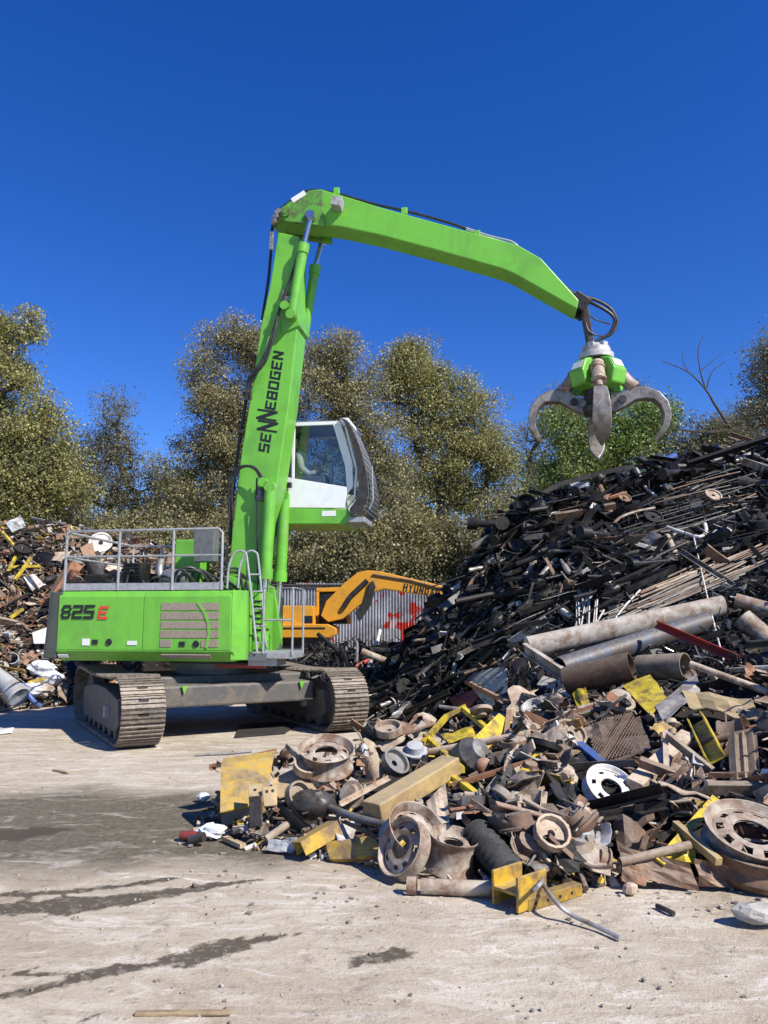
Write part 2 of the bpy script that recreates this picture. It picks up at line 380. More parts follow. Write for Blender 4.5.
def tree(name, label, cat, Y, blobs, mat, seed, dens=1.0, leaf=.11, trunk_px=None, group=None, twiggy=1.0, lpc=190, bare=None):
    rg = np.random.default_rng(seed)
    cs = []
    for (x, y, r) in blobs:
        p = P(x, y, Y); rm = r / FPX * Y; cs.append((p, rm))
    c0 = list(cs)
    for i in range(len(c0)):     # lobes between neighbours so that the crown closes
        for j in range(i):
            (pa, ra), (pb, rb) = c0[i], c0[j]
            if (pa - pb).length < 1.35 * (ra + rb) * .8: cs.append(((pa + pb) / 2 + Vector((0, rg.uniform(-.6, .6), 0)), .62 * (ra + rb) / 2))
    # tips filling the union of the lobes, thinner towards the rim
    tips = []
    for p, rm in cs:
        k = int(dens * 6.6 * rm ** 2.1) + 5
        d = rg.normal(size=(k, 3)); d /= np.linalg.norm(d, axis=1)[:, None]; rr = rg.uniform(.03, 1.0, k) ** .45 * rg.uniform(.7, 1.2, k)
        tips.append(np.array(p) + d * (rr * rm)[:, None] * np.array([1, .85, 1]))
    tips = np.concatenate(tips); tips = tips[tips[:, 2] > .3]
    bx = np.mean([p.x for p, _ in cs]) if trunk_px is None else P(trunk_px, 600, Y).x
    base = np.array([bx, Y, 0.0]); zc = min(p.z for p, _ in cs); top = max(p.z + r for p, r in cs)
    nodes = [base]; par = [-1]
    stems = 1 if top < 6 else rg.integers(1, 4)
    for s in range(stems):   # one to three stems that lean apart
        last = 0; ang = rg.uniform(0, 6.28); lean = rg.uniform(.05, .22) * (1 if stems > 1 else .4)
        for k in range(1, 9):
            h = top * .62 * k / 8; q = base + np.array([math.cos(ang) * lean * h, math.sin(ang) * lean * h * .6, h]) + rg.normal(size=3) * .07 * np.array([1, 1, 0])
            nodes.append(q); par.append(last); last = len(nodes) - 1
    axis = base + np.array([0, 0, top * .45])
    order = np.argsort(np.linalg.norm(tips - axis, axis=1))
    NA = np.zeros((len(nodes) + len(tips) * 4, 3)); NA[:len(nodes)] = nodes; cnt = len(nodes); tip_id = []
    for i in order:
        t = tips[i]; d = NA[:cnt] - t
        cost = np.linalg.norm(d, axis=1) + .9 * np.maximum(0, d[:, 2]) ; j = int(np.argmin(cost)); a = NA[j].copy(); L = np.linalg.norm(t - a)
        k = 1 if L < .5 else (2 if L < 1.2 else 3); last = j
        for s in range(1, k + 1):
            q = a + (t - a) * s / k + (rg.normal(size=3) * .06 * L if s < k else 0); q[2] += .10 * L * math.sin(math.pi * s / k)
            NA[cnt] = q; par.append(last); last = cnt; cnt += 1
        tip_id.append(last)
    load = np.zeros(cnt)
    for t in tip_id: load[t] += 1
    for i in range(cnt - 1, 0, -1): load[par[i]] += load[i]
    rad = .013 * np.maximum(load, 1) ** .5 * twiggy; rad = np.minimum(rad, .30)
    tr = MB(); vs = []; fs = []
    for i in range(1, cnt):
        a, b2 = NA[par[i]], NA[i]; t = b2 - a; L = np.linalg.norm(t)
        if L < 1e-5: continue
        t /= L; u = np.cross(t, [.3, .9, .2]); u /= np.linalg.norm(u); w = np.cross(t, u); nn = 3 if rad[i] < .03 else 6
        o = len(vs)
        for q, r_ in ((a, min(rad[par[i]], rad[i] * 1.5)), (b2, rad[i])):
            for k in range(nn): an = 6.2832 * k / nn; vs.append(q + (u * math.cos(an) + w * math.sin(an)) * r_)
        fs += [(o + k, o + (k + 1) % nn, o + nn + (k + 1) % nn, o + nn + k) for k in range(nn)]
    for t in tips:           # fine twigs that stand out of the leaf clumps
        for k in range(4):
            dv = rg.normal(size=3) * np.array([1, 1, .8]) + (t - axis) / max(np.linalg.norm(t - axis), .1) * .9 + np.array([0, 0, .35]); dv /= np.linalg.norm(dv); e = t + dv * rg.uniform(.35, .85); u = np.cross(dv, [.2, .3, .9]); u /= np.linalg.norm(u); w = np.cross(dv, u); o = len(vs)
            vs += [t + u * .011, t - u * .006 + w * .009, t - u * .006 - w * .009, e]; fs += [(o, o + 1, o + 3), (o + 1, o + 2, o + 3), (o + 2, o, o + 3)]
    tr.add([tuple(v - base) for v in vs], fs)
    # leaves
    k = (lpc * 1.3 * rg.uniform(.25, 1.6, len(tips))).astype(int); rp = np.repeat(tips, k, axis=0)
    sc = np.repeat(rg.uniform(.28, .58, len(tips)), k)[:, None]
    dv = rg.normal(size=rp.shape); dv /= np.linalg.norm(dv, axis=1)[:, None]; pts = rp + dv * (rg.uniform(0, 1, len(rp)) ** .45)[:, None] * sc * 1.55 * np.array([1.1, 1.0, .8])
    pts = pts[pts[:, 2] > .1]
    root = empty(name, base); tag(root, label, cat, group)
    tr.build('trunk', 'bark', root)
    cme = leaf_mesh('crown', pts - base, leaf, seed + 1, mat); c = bpy.data.objects.new('crown', cme); COL.objects.link(c); c.parent = root
    if bare:
        bb = MB()
        for pl, r0, r1 in bare: bb.tube([Vector(P(*q)) - Vector(base) for q in pl], [r0 + (r1 - r0) * i / (len(pl) * 4 - 4) for i in range((len(pl) - 1) * 4 + 1)], 5, True, 4)
        bb.build('bare_branch', 'bark', root)
    return root
TG = 'trees behind the yard'
tree('tree', 'tall yellow-green leafy tree at the left edge of the picture', 'tree', 27, [(4, 350, 38), (28, 326, 20), (-30, 330, 50), (22, 400, 44), (42, 440, 40), (-25, 460, 70), (30, 490, 48), (62, 480, 34), (10, 540, 45)], 'leaf_yellow', 1, 1.0, 0.107, 0, TG)
tree('tree', 'slender sparse tree rising between the left edge tree and the big tree behind the boom', 'tree', 31, [(112, 412, 20), (122, 436, 24), (102, 452, 28), (136, 474, 28), (84, 490, 34), (126, 510, 42), (70, 440, 18)], 'leaf_dull', 2, .85, 0.09, 112, TG, 1.0, 115)
tree('tree', 'broad brown-olive tree directly left of the green boom', 'tree', 30, [(196, 385, 22), (220, 350, 22), (248, 338, 26), (272, 350, 30), (214, 418, 42), (252, 412, 46), (186, 462, 34), (222, 490, 50), (170, 515, 36), (286, 430, 40), (250, 530, 42)], 'leaf_tan', 3, 1.05, 0.098, 225, TG, 1.0)
tree('tree', 'tan leafy tree rising above the white cab', 'tree', 29, [(334, 344, 24), (310, 365, 30), (352, 378, 36), (326, 424, 46), (372, 424, 40), (350, 480, 46), (390, 480, 40)], 'leaf_tan', 4, 1.0, 0.098, 345, TG)
tree('tree', 'tallest yellowish tree between the cab and the grab', 'tree', 31, [(408, 346, 15), (422, 360, 17), (402, 366, 24), (396, 392, 34), (432, 396, 34), (458, 384, 20), (428, 448, 46), (482, 414, 26), (468, 468, 42), (500, 446, 24), (440, 510, 44), (505, 490, 26)], 'leaf_yellow', 5, 1.0, 0.102, 440, TG)
tree('tree', 'bright green tree behind the hanging grab', 'tree', 27.5, [(566, 426, 26), (602, 432, 32), (648, 408, 22), (574, 462, 32), (622, 458, 36), (660, 438, 24), (548, 478, 26), (590, 490, 40)], 'leaf_green', 6, 1.1, 0.111, 600, TG)
tree('tree', 'thin grey-leaved tree peeking above the grab', 'tree', 36, [(548, 408, 18), (566, 392, 16), (600, 384, 16), (632, 392, 16), (530, 440, 22), (580, 420, 30), (520, 470, 24)], 'leaf_dull', 7, .75, 0.098, 575, TG, 1.2, 90)
tree('tree', 'low dull green tree above the crest of the dark heap', 'tree', 27, [(694, 436, 26), (726, 424, 22), (682, 462, 30), (720, 458, 34), (752, 440, 30), (706, 500, 44)], 'leaf_dull', 8, 1.0, 0.098, 715, TG, 1.6, 125,
     [([(790, 425, 25.5), (735, 430, 25.5), (702, 432, 25.5), (668, 428, 25.5)], .09, .02), ([(731, 429, 25.5), (715, 405, 25.5), (706, 390, 25.5), (688, 372, 25.5), (662, 361, 25.5)], .06, .012),
      ([(706, 390, 25.5), (700, 370, 25.5), (698, 350, 25.5), (703, 336, 25.5)], .03, .01), ([(707, 388, 25.5), (712, 372, 25.5), (726, 361, 25.5)], .025, .01), ([(700, 371, 25.5), (710, 363, 25.5), (722, 353, 25.5)], .02, .008), ([(690, 374, 25.5), (684, 364, 25.5), (682, 352, 25.5)], .018, .008)])
tree('tree', 'dark leafy tree reaching in from the right edge of the picture', 'tree', 23, [(768, 346, 16), (790, 350, 34), (760, 372, 18), (778, 395, 32), (755, 420, 22), (800, 430, 50), (830, 370, 40)], 'leaf_dull', 9, 1.1, 0.082, 800, TG, 1.0, 115)
# trees farther back that close the gaps low down
for i, (x, lab) in enumerate(((60, 'distant olive tree behind the left scrap heap'), (165, 'distant olive tree in the dip left of the broad brown tree'), (300, 'distant olive tree hidden mostly by the boom'), (400, 'distant olive tree low behind the cab'), (540, 'distant olive tree low left of the grab'), (690, 'distant olive tree low behind the dark heap'))):
    tree('tree', lab, 'tree', 40 + (i % 2) * 3, [(x - 30, 520, 34), (x + 25, 505, 36), (x, 475, 24), (x - 10, 560, 44), (x + 40, 560, 38), (x - 50, 565, 34)], ('leaf_olive', 'leaf_tan')[i % 2], 20 + i, .55, .17, x, TG, 1.0, 115)
# undergrowth along the fence
sh = [(-20, 560, 40, 'leaf_olive'), (50, 545, 38, 'leaf_tan'), (105, 548, 36, 'leaf_olive'), (160, 552, 38, 'leaf_tan'), (215, 556, 34, 'leaf_olive'), (305, 552, 36, 'leaf_tan'), (352, 548, 40, 'leaf_tan'), (400, 545, 40, 'leaf_olive'), (450, 548, 38, 'leaf_tan'), (495, 532, 36, 'leaf_olive'), (540, 545, 36, 'leaf_green')]
lb = ['at the left edge of the heap', 'behind the left scrap heap', 'behind the hood railing at left', 'behind the middle of the hood railing', 'just left of the boom foot', 'directly under the cab', 'right of the cab base', 'above the yellow excavator boom', 'above the end of the yellow boom', 'beside the dark heap slope', 'at the crest of the dark heap']
for i, (x, y, r, mt) in enumerate(sh):
    tree('shrub', 'dense olive-brown shrub ' + lb[i], 'shrub', 27.6 + .5 * (i % 3), [(x, y, r), (x - r * .6, y + 22, r * .8), (x + r * .6, y + 20, r * .8), (x, y + 40, r), (x + r * .3, y - r * .7, r * .55)], mt, 40 + i, .8, .12, x, 'shrubs along the fence', 1.0, 135)

# ------------------------------------------------------------------ block lettering
def rects(ch, w, t):
    m0, m1 = .5 - t / 2, .5 + t / 2; T = ('r', 0, 1 - t, w, 1); Bm = ('r', 0, 0, w, t); Md = ('r', 0, m0, w, m1)
    LL, LU, RL, RU = ('r', 0, t, t, m0), ('r', 0, m1, t, 1 - t), ('r', w - t, t, w, m0), ('r', w - t, m1, w, 1 - t)
    LF = ('r', 0, 0, t, 1)
    return {'S': [T, Md, Bm, LU, RL], '5': [T, Md, Bm, LU, RL], '2': [T, Md, Bm, RU, LL], '8': [('r', t * .45, 1 - t, w - t * .45, 1), ('r', t * .4, m0, w - t * .4, m1), ('r', t * .45, 0, w - t * .45, t), LU, LL, RU, RL], 'B': [T, Md, Bm, LU, LL, RU, RL],
            'E': [T, ('r', 0, m0, w * .86, m1), Bm, LU, LL], 'O': [T, Bm, ('r', 0, t, t, 1 - t), ('r', w - t, t, w, 1 - t)], 'D': [('r', 0, 1 - t, w * .9, 1), ('r', 0, 0, w * .9, t), ('r', 0, t, t, 1 - t), ('r', w - t, t, w, 1 - t)],
            'G': [T, Bm, ('r', 0, t, t, 1 - t), ('r', w - t, t, w, .45), ('r', w * .5, .45, w, .45 + t)],
            'N': [LF, ('r', w - t, 0, w, 1), ('q', (t, 1), (t, .62), (w - t, 0), (w - t, .38))],
            'H': [LF, ('r', w - t, 0, w, 1), ('r', t, m0, w - t, m1)], 'I': [LF], 'U': [('r', 0, t, t, 1), ('r', w - t, t, w, 1), Bm],
            'Y': [('q', (0, 1), (w / 2 - t / 2, .45), (w / 2 + t / 2, .45), (t, 1)), ('q', (w - t, 1), (w / 2, .55), (w / 2 + t / 2, .451), (w, 1)), ('r', w / 2 - t / 2, 0, w / 2 + t / 2, .45)],
            'A': [('q', (0, 0), (w / 2 - t / 2, 1), (w / 2, .8), (t, 0)), ('q', (w - t, 0), (w / 2, .8), (w / 2 + t / 2, 1), (w, 0)), ('q', (w / 2 - t / 2, 1), (w / 2 + t / 2, 1), (w / 2 + t / 4, .9), (w / 2 - t / 4, .9)), ('r', w * .3, .25, w * .7, .25 + t * .7)]}[ch]
def lettering(chars, org, dx, up, h, w=.78, t=.2, gap=.18, shear=0.0, lift=.004):
    """chars: string or list of (char, scale, drop)"""
    org, dx, up = Vector(org), Vector(dx).normalized(), Vector(up).normalized(); nrm = dx.cross(up); mb = MB(); x = 0
    for c in chars:
        ch, s, dr = c if isinstance(c, tuple) else (c, 1, 0)
        ww = (t if ch == 'I' else w) * (1 if s == 1 else 1.25)
        for r in rects(ch, ww, t * (1 if s == 1 else .9)):
            q = [(r[1], r[2]), (r[3], r[2]), (r[3], r[4]), (r[1], r[4])] if r[0] == 'r' else list(r[1:])
            lo = [org + dx * h * (x + a + shear * b) + up * h * (b * s + dr) for a, b in q]
            k = [v + nrm * lift for v in lo]; mb.add(k, [(0, 1, 2, 3)])
        x += ww + gap * (1 if s == 1 else .35)
    return mb

# ------------------------------------------------------------------ the green material handler
YAW = R(9)
M0 = Vector((-2.7, 12.6, 0)); ux = Vector((math.cos(YAW), -math.sin(YAW), 0)); uy = Vector((math.sin(YAW), math.cos(YAW), 0))
def L(x, y, yl):
    """pixel -> point in the machine's own frame on its vertical plane y = yl"""
    d = ray(x, y); o = Vector((0, 0, CAM_Z)) - M0; t = (yl - o.dot(uy)) / d.dot(uy); p = o + d * t
    return Vector((p.dot(ux), yl, p.z))
mh = empty('material_handler', M0, -YAW)
tag(mh, 'bright green crawler material handler with raised boom, white cab and orange-peel grab', 'material handler')

# crawler tracks
TD = Vector((-.50, .866, 0)).normalized(); TS = Vector((TD.y, -TD.x, 0))     # track direction (towards its far end), sideways
td = Vector((TD.dot(ux), TD.dot(uy), 0)); ts = Vector((TS.dot(ux), TS.dot(uy), 0))
shoe = MB(); shoe.box((0, 0, 0), (.56, .168, .022))
for dy in (-.062, 0, .062): shoe.box((0, dy, .022), (.56, .016, .024))
shoe_me = shoe.mesh('shoe', 'trackshoe')
bolt = MB()
bolt.box((0, .03, .0135), (.13, .036, .004))
bolt_me = bolt.mesh('bolt_hole', 'deep')
HL, RW = 1.52, .42        # half distance between wheel centres, wheel radius to the shoe
def track_path(s):
    per = 4 * HL + 2 * math.pi * RW; s %= per
    if s < 2 * HL: return (-HL + s, RW * 2 + .02 - .10 * math.sin(math.pi * s / (2 * HL)) * .55, 1, 0)      # top run sags a little
    s -= 2 * HL
    if s < math.pi * RW: a = s / RW; return (HL + RW * math.sin(a), RW + RW * math.cos(a), math.cos(a), -math.sin(a))
    s -= math.pi * RW
    if s < 2 * HL: return (HL - s, 0, -1, 0)
    s -= 2 * HL; a = s / RW; return (-HL - RW * math.sin(a), RW - RW * math.cos(a), -math.cos(a), math.sin(a))
PER = 4 * HL + 2 * math.pi * RW; NS = 50
for side, nm in ((-1, 'crawler track nearest the camera, front wrap dusty'), (1, 'crawler track on the right under the ladder')):
    cen = ts * ((1.55 if side < 0 else 1.45) * side) - td * (.0 if side > 0 else -.05)
    fr = MB()
    # tapered frame beam and its plates
    prof = [(-1.45, .30), (-1.25, .16), (1.25, .16), (1.45, .30), (1.35, .60), (.4, .70), (-.4, .70), (-1.35, .60)]
    fr.prism(prof, lambda p, t: cen + td * p[0] + ts * t + Vector((0, 0, p[1])), -.21, .21)
    trk = fr.build('track', 'undercarriage', mh, bevel=.015); trk['label'] = nm
    for k in range(NS):
        a, z, ta, tz = track_path(k * PER / NS)
        o = bpy.data.objects.new('shoe', shoe_me); COL.objects.link(o); o.parent = trk
        t3 = td * ta + Vector((0, 0, tz)); n3 = (ts).cross(t3); 
        up = ts.cross(t3).normalized()
        out = Vector((0, 0, 1)) if False else up
        ctr = td * a + Vector((0, 0, z)) - (Vector((0, 0, RW)))
        if out.dot(ctr - td * max(-HL, min(HL, a))) < 0: out = -out
        X = t3.normalized().cross(out)
        M = Matrix((X, t3.normalized(), out)).transposed().to_4x4(); M.translation = cen + td * a + Vector((0, 0, z + .05))
        o.matrix_local = M
        h = bpy.data.objects.new('bolt_hole', bolt_me); COL.objects.link(h); h.parent = trk; h.matrix_local = M
    for a, r, nm2 in ((-HL, .34, 'idler'), (HL, .34, 'sprocket')):
        w = MB(); w.lathe([(0, -.09), (r, -.09), (r, .09), (0, .09)], 28, Matrix.Translation(cen + td * a + Vector((0, 0, RW + .05))) @ axis_mat(ts).to_4x4()); w.build(nm2, 'undercarriage', trk, True)
    for k in range(7):
        w = MB(); w.lathe([(0, -.2), (.09, -.2), (.09, .2), (0, .2)], 12, Matrix.Translation(cen + td * (-1.2 + .4 * k) + Vector((0, 0, .155))) @ axis_mat(ts).to_4x4()); w.build('roller', 'undercarriage', trk, True)
    MB().box(cen - ts * .222 - td * .75 + Vector((0, 0, .40)), (.10, .10, .16), Matrix((td, ts, Vector((0, 0, 1)))).transposed()).build('step', 'galv', trk)
# chassis between the tracks
ch = MB(); zz = Vector((0, 0, 1)); MT = Matrix((ts, td, zz)).transposed()
ch.box((0, 0, .66), (2.5, 1.5, .38), MT); ch.box(td * -.95 + zz * .60, (2.35, .5, .30), MT); ch.box(td * .95 + zz * .60, (2.35, .5, .30), MT)
cho = ch.build('chassis', 'undercarriage', mh, bevel=.03)
for s in (-.85, .95):
    g = MB(); base = td * -1.215 + ts * s + zz * .75
    g.add([base - ts * .035, base + ts * .045, base + ts * .0 - zz * .12, base - ts * .035 - td * .03, base + ts * .045 - td * .03, base - zz * .12 - td * .03], [(3, 4, 5), (0, 2, 1), (0, 1, 4, 3), (1, 2, 5, 4), (2, 0, 3, 5)])
    g.build('towing_eye', 'green', cho)
t = MB(); t.lathe([(.0, .84), (.62, .84), (.62, .93), (.72, .93), (.72, 1.02), (.60, 1.02), (.60, 1.12), (0, 1.12)], 40); t.build('slewing_ring', 'machinegrey', mh, True)
MB().box((.55, -.66, .98), (1.0, .03, .05)).build('red_strip', 'red', mh)

# upper carriage
HN = -1.32                                        # near side of the hood
zt = L(150, 590, HN).z; zs = L(150, 651, HN).z; zb = zs - .15
xl, xr = L(56, 620, HN).x, L(231, 620, HN).x
fr = MB(); fr.prism([(HN + .16, zb), (HN + .012, zs), (HN + .012, zt - .09), (HN + .05, zt - .012), (-HN - .05, zt - .012), (-HN - .012, zt - .09), (-HN - .012, zs), (-HN - .2, zb)], lambda p, t: Vector((t, p[0], p[1])), xl + .02, xr)
hood = fr.build('hood', 'green', mh, bevel=.012)
MB().box(((xl + 1.3) / 2, 0, zb + .06), (1.3 - xl - .3, 2.0, .10)).build('slew_deck', 'machinegrey', mh)
xm = L(143, 620, HN).x
for a, b_ in ((xl + .035, xm - .006), (xm + .006, xr - .01)):
    p = MB(); p.prism([(HN + .002, zs + .012), (HN + .002, zt - .098), (HN + .040, zt - .016), (HN + .055, zt - .02), (HN + .02, zt - .10), (HN + .02, zs + .012)], lambda p, t: Vector((t, p[0], p[1])), a, b_)
    p.build('side_panel', 'green', mh, bevel=.004)
sk = MB(); sk.prism([(HN + .15, zb - .005), (HN - .004, zs - .006), (HN - .004, zs + .006), (HN + .04, zs)], lambda p, t: Vector((t, p[0], p[1])), xl + .03, xr + .04); sk.build('skirt', 'green', mh, bevel=.006)
# counterweight tail with rounded grey corner
cw = MB(); rr = .12; xl_ = xl; xl = xl - .10; pl = [(xl_ + .02, HN + .015)]
for k in range(7): a = R(90 * k / 6); pl.append((xl - .02 - rr * math.sin(a), HN + .02 + rr - rr * math.cos(a)))
pl += [(xl - .14, 1.05)] + [(xl - .02 - rr * math.cos(R(90 * k / 6)), 1.05 + rr * math.sin(R(90 * k / 6))) for k in range(7)] + [(xl + .02, 1.28)]
cw.prism(pl, lambda p, t: Vector((p[0] + (.06 if t > zt - .1 else 0), p[1], t)), zb + .03, zt - .02); cw.build('counterweight', 'cwdark', mh, bevel=.02); xl = xl_
# front module with chamfered corner and louvres
xf = L(246, 620, HN + .2).x; x2 = L(258, 620, HN + .45).x
fm = MB(); fm.prism([(xr + .004, HN + .01), (xf, HN + .24), (xf, .2), (xr + .004, .2)], lambda p, t: Vector((p[0], p[1], t)), zb + .02, zt - .008); fmo = fm.build('front_module', 'green', mh, bevel=.01)
fb = MB(); fb.box(((xf + x2) / 2, -.55, (zs + zt) / 2), (x2 - xf - .006, .5, zt - zs)); fb.build('battery_box', 'green', mh, bevel=.012)
for k in range(6): MB().box(((xf + x2) / 2, -.803, zs + .30 + k * .085), (.16, .012, .03)).build('louvre', 'deep', mh)
MB().box((xf - .06, HN + .173, zt - .14), (.05, .004, .2), Matrix.Rotation(R(45), 3, 'Z')).build('sticker', 'sticker', mh)
# vents on the right-hand panel
vx0, vx1 = L(161, 620, HN).x, L(219, 620, HN).x; vt, vb = L(190, 602, HN).z, L(190, 648, HN).z
for k in range(5):
    h = (vt - vb) / 5; z = vt - h * (k + .5); a, b_ = vx0, vx1
    segs = [(a, b_)] if k < 4 else [(a, a + .17), (b_ - .26, b_)]
    for s0, s1 in segs: MB().box(((s0 + s1) / 2, HN - .001, z), (s1 - s0, .012, h * .8)).build('vent', 'vent', mh)
ar = MB(); pp = [(.62, 1.0), (.74, .8), (.82, .55), (.84, .3), (.80, 0)]
for k in range(4):
    q = [Vector((vx0 + (vx1 - vx0) * pp[j][0], HN - .011, vb + (vt - vb) * pp[j][1])) for j in (k, k + 1)]
    ar.bar(q[0], q[1], .010, .035, (1, 0, 0))
ar.build('vent_trim', 'green', mh)
MB().box(((vx0 + vx1) / 2 - .05, HN + .035, zs - .075), ((vx1 - vx0) * .85, .03, .07), Matrix.Rotation(R(35), 3, 'X')).build('lower_vent', 'vent', mh)
for (x, y) in ((109, 642), (196, 644)):
    q = L(x, y, HN); w = MB(); w.lathe([(0, .006), (.045, .006), (.05, -.004), (0, -.004)], 16, Matrix.Translation(q + Vector((0, -.008, 0))) @ axis_mat((0, -1, 0)).to_4x4()); w.build('latch', 'ink', mh, True)
    q = L(x - 14, y, HN); MB().box(q + Vector((0, -.004, 0)), (.085, .012, .07)).build('latch_recess', 'ink', mh)
q = L(86, 642, HN); MB().box(q + Vector((0, -.003, 0)), (.12, .006, .10)).build('sticker', 'sticker', mh)
q = L(132, 643, HN); MB().box(q + Vector((0, -.003, 0)), (.15, .006, .06)).build('sticker', 'sticker', mh)
q = L(60, 656, HN); MB().box(q + Vector((.03, .035, 0)), (.16, .01, .05), Matrix.Rotation(R(35), 3, 'X')).build('sticker', 'sticker', mh)
# 825E
o = L(60, 619, HN - .006); dx = Vector((1, 0, 0)); hgt = L(59, 605, HN).z - L(59, 619, HN).z
lettering('825', o, dx, (0, 0, 1), hgt, .80, .205, .085, .12).build('model_number', 'ink', mh)
o2 = L(97.5, 619.2, HN - .006); lettering('E', o2, dx, (0, 0, 1), hgt * .92, .80, .20, .1, .12).build('model_letter', 'redink', mh)

# railing round the hood
rt = L(150, 530, HN + .06).z; rm = L(150, 556, HN + .06).z; yb = .95
px_ = [L(66, 560, HN + .06).x, L(119, 560, HN + .06).x, L(173, 560, HN + .06).x, L(222, 560, HN + .06).x]
rail = MB(); r = .021
rail.tube([(px_[0], HN + .06, zt), (px_[0], HN + .06, rt - .06), (px_[0] + .06, HN + .06, rt), (px_[3] - .06, HN + .06, rt), (px_[3], HN + .06, rt - .06), (px_[3], HN + .06, zt)], r, 8)
for x in px_[1:3]: rail.tube([(x, HN + .06, zt), (x, HN + .06, rt)], r, 8)
rail.tube([(px_[0], HN + .06, rm), (px_[3], HN + .06, rm)], r * .8, 8)
ro = rail.build('railing', 'galv', mh, True)
rb = MB()
rb.tube([(px_[0] - .04, yb, zt), (px_[0] - .04, yb, rt - .02), (px_[0] + 1.0, yb, rt - .02), (px_[0] + 1.05, yb, rt - .1), (px_[0] + 1.05, yb, zt)], r, 8)
rb.tube([(px_[0] + 1.2, yb, zt), (px_[0] + 1.2, yb, rt - .1), (px_[0] + 1.3, yb, rt - .02), (px_[2], yb, rt - .02), (px_[2], yb, zt)], r, 8)
rb.tube([(px_[0] + .5, yb, zt), (px_[0] + .5, yb, rt - .02)], r, 8); rb.tube([(px_[0] - .04, yb, rm), (px_[0] + 1.05, yb, rm)], r * .8, 8)
rb.tube([(px_[0] - .02, HN + .1, rt - .01), (px_[0] - .04, yb, rt - .02)], r, 8); rb.tube([(px_[0] - .02, HN + .1, rm), (px_[0] - .04, yb, rm)], r * .8, 8)
rb.build('rear_railing', 'galv', mh, True)
MB().box(((px_[0] + px_[3]) / 2, HN + .06, zt + .055), (px_[3] - px_[0] + .06, .012, .105)).build('toe_board', 'galv', mh)
# machinery on the deck
q = L(137, 570, -.7); e = MB(); e.box((q.x, -.7, zt + .22), (.30, .34, .44))
for k in range(7): e.box((q.x, -.875, zt + .06 + k * .06), (.26, .03, .03))
e.build('engine_block', 'blackgloss', mh, bevel=.01)
e = MB(); e.box((q.x + .45, -.3, zt + .13), (.5, .5, .26)); e.box((q.x - .75, .1, zt + .10), (.9, .7, .2)); e.build('engine_cover', 'black', mh, bevel=.03)
q = L(176, 572, -.6); e = MB(); e.lathe([(0, -.22), (.13, -.22), (.16, -.18), (.16, .18), (.13, .22), (0, .22)], 20, Matrix.Translation(Vector((q.x, -.55, zt + .2))) @ axis_mat((1, 0, 0)).to_4x4()); e.build('air_cleaner', 'machinegrey', mh, True)
MB().tube([(q.x - .25, -.55, zt + .18), (q.x - .32, -.5, zt + .34), (q.x - .32, -.45, zt + .52)], .055, 12, True, 4).build('exhaust', 'steel', mh, True)
q0, q1 = L(181, 541, 0), L(205, 566, 0); MB().box(((q0.x + q1.x) / 2, 0, (q0.z + zt) / 2), (q1.x - q0.x, .45, q0.z - zt)).build('oil_tank', 'green', mh, bevel=.02)
q0, q1 = L(197, 528, -.55), L(216, 562, -.55); MB().box(((q0.x + q1.x) / 2, -.55, (q0.z + q1.z) / 2), (q1.x - q0.x, .22, q0.z - q1.z)).build('control_box', 'machinegrey', mh, bevel=.012)
hp = MB()
for k in range(9):
    a = rnd.uniform(0, .5); x0 = L(185 + k * 5, 580, -.7).x
    hp.tube([(x0 - .2, -.75 + .06 * k, zt + .02), (x0 - .1, -.8 + .05 * k, zt + .25 + .1 * rnd.random()), (x0 + .15, -.7 + .05 * k, zt + .30 * rnd.random() + .1), (x0 + .3, -.5, zt + .02)], .022, 6, True, 5)
hp.build('hose_bundle', 'hosedark', mh, True)

for (x, w_, h_, y_, mt, nm) in ((100, .34, .30, -.2, 'black', 'radiator_box'), (120, .22, .36, .1, 'blackgloss', 'filter_housing'), (152, .30, .30, -.2, 'black', 'pump_cover'), (165, .2, .42, .35, 'machinegrey', 'tank'), (80, .3, .18, -.5, 'black', 'cooler')):
    q = L(x, 575, y_); MB().box((q.x, y_, zt + h_ / 2), (w_, .4, h_)).build(nm, mt, mh, bevel=.02)
for k in range(6):
    q = L(95 + 16 * k, 580, -.9); MB().tube([(q.x, -.95, zt), (q.x + .05, -.9, zt + .12 + .1 * (k % 3)), (q.x + .2, -.8, zt + .16 + .06 * (k % 2)), (q.x + .34, -.7, zt)], .02, 6, True, 4).build('hose', 'hosedark', mh, True)
# front platform, ladder and its rails
pz = L(260, 655, -.85).z; q0, q1 = L(243, 655, -.95).x, L(292, 655, -.95).x
pf = MB(); pf.box(((q0 + q1) / 2, -.62, pz), (q1 - q0, .66, .10)); pf.box(((q0 + q1) / 2 - .1, -.62, pz - .10), (q1 - q0 - .3, .5, .12)); pfo = pf.build('platform', 'galv', mh, bevel=.01)
g = MB(); r = .016
xa, xb = L(264, 600, -.95).x, L(293, 600, -.95).x; ztop = L(280, 588, -.95).z; zmid = L(280, 620, -.95).z
g.tube([(xa, -.95, pz), (xa, -.95, ztop), (xb, -.95, ztop), (xb, -.95, pz)], r, 8); g.tube([(xa, -.95, zmid), (xb, -.95, zmid)], r, 8)
g.tube([(xb, -.95, ztop), (xb, -.35, ztop), (xb, -.35, pz)], r, 8); g.build('platform_rail', 'galv', pfo, True)
ld = MB()
for y, x0, x1 in ((-1.02, 229, 257), (-.72, 240, 266)):
    a = L(x0, 560, y); ld.tube([L(x0 - 2, 588, y), L(x0, 566, y), L(x0 + 6, 553, y), L(x0 + 15, 552, y), L(x0 + 19, 566, y), L(x1, 652, y)], .018, 8, True, 4)
lo = ld.build('ladder', 'galv', mh, True)
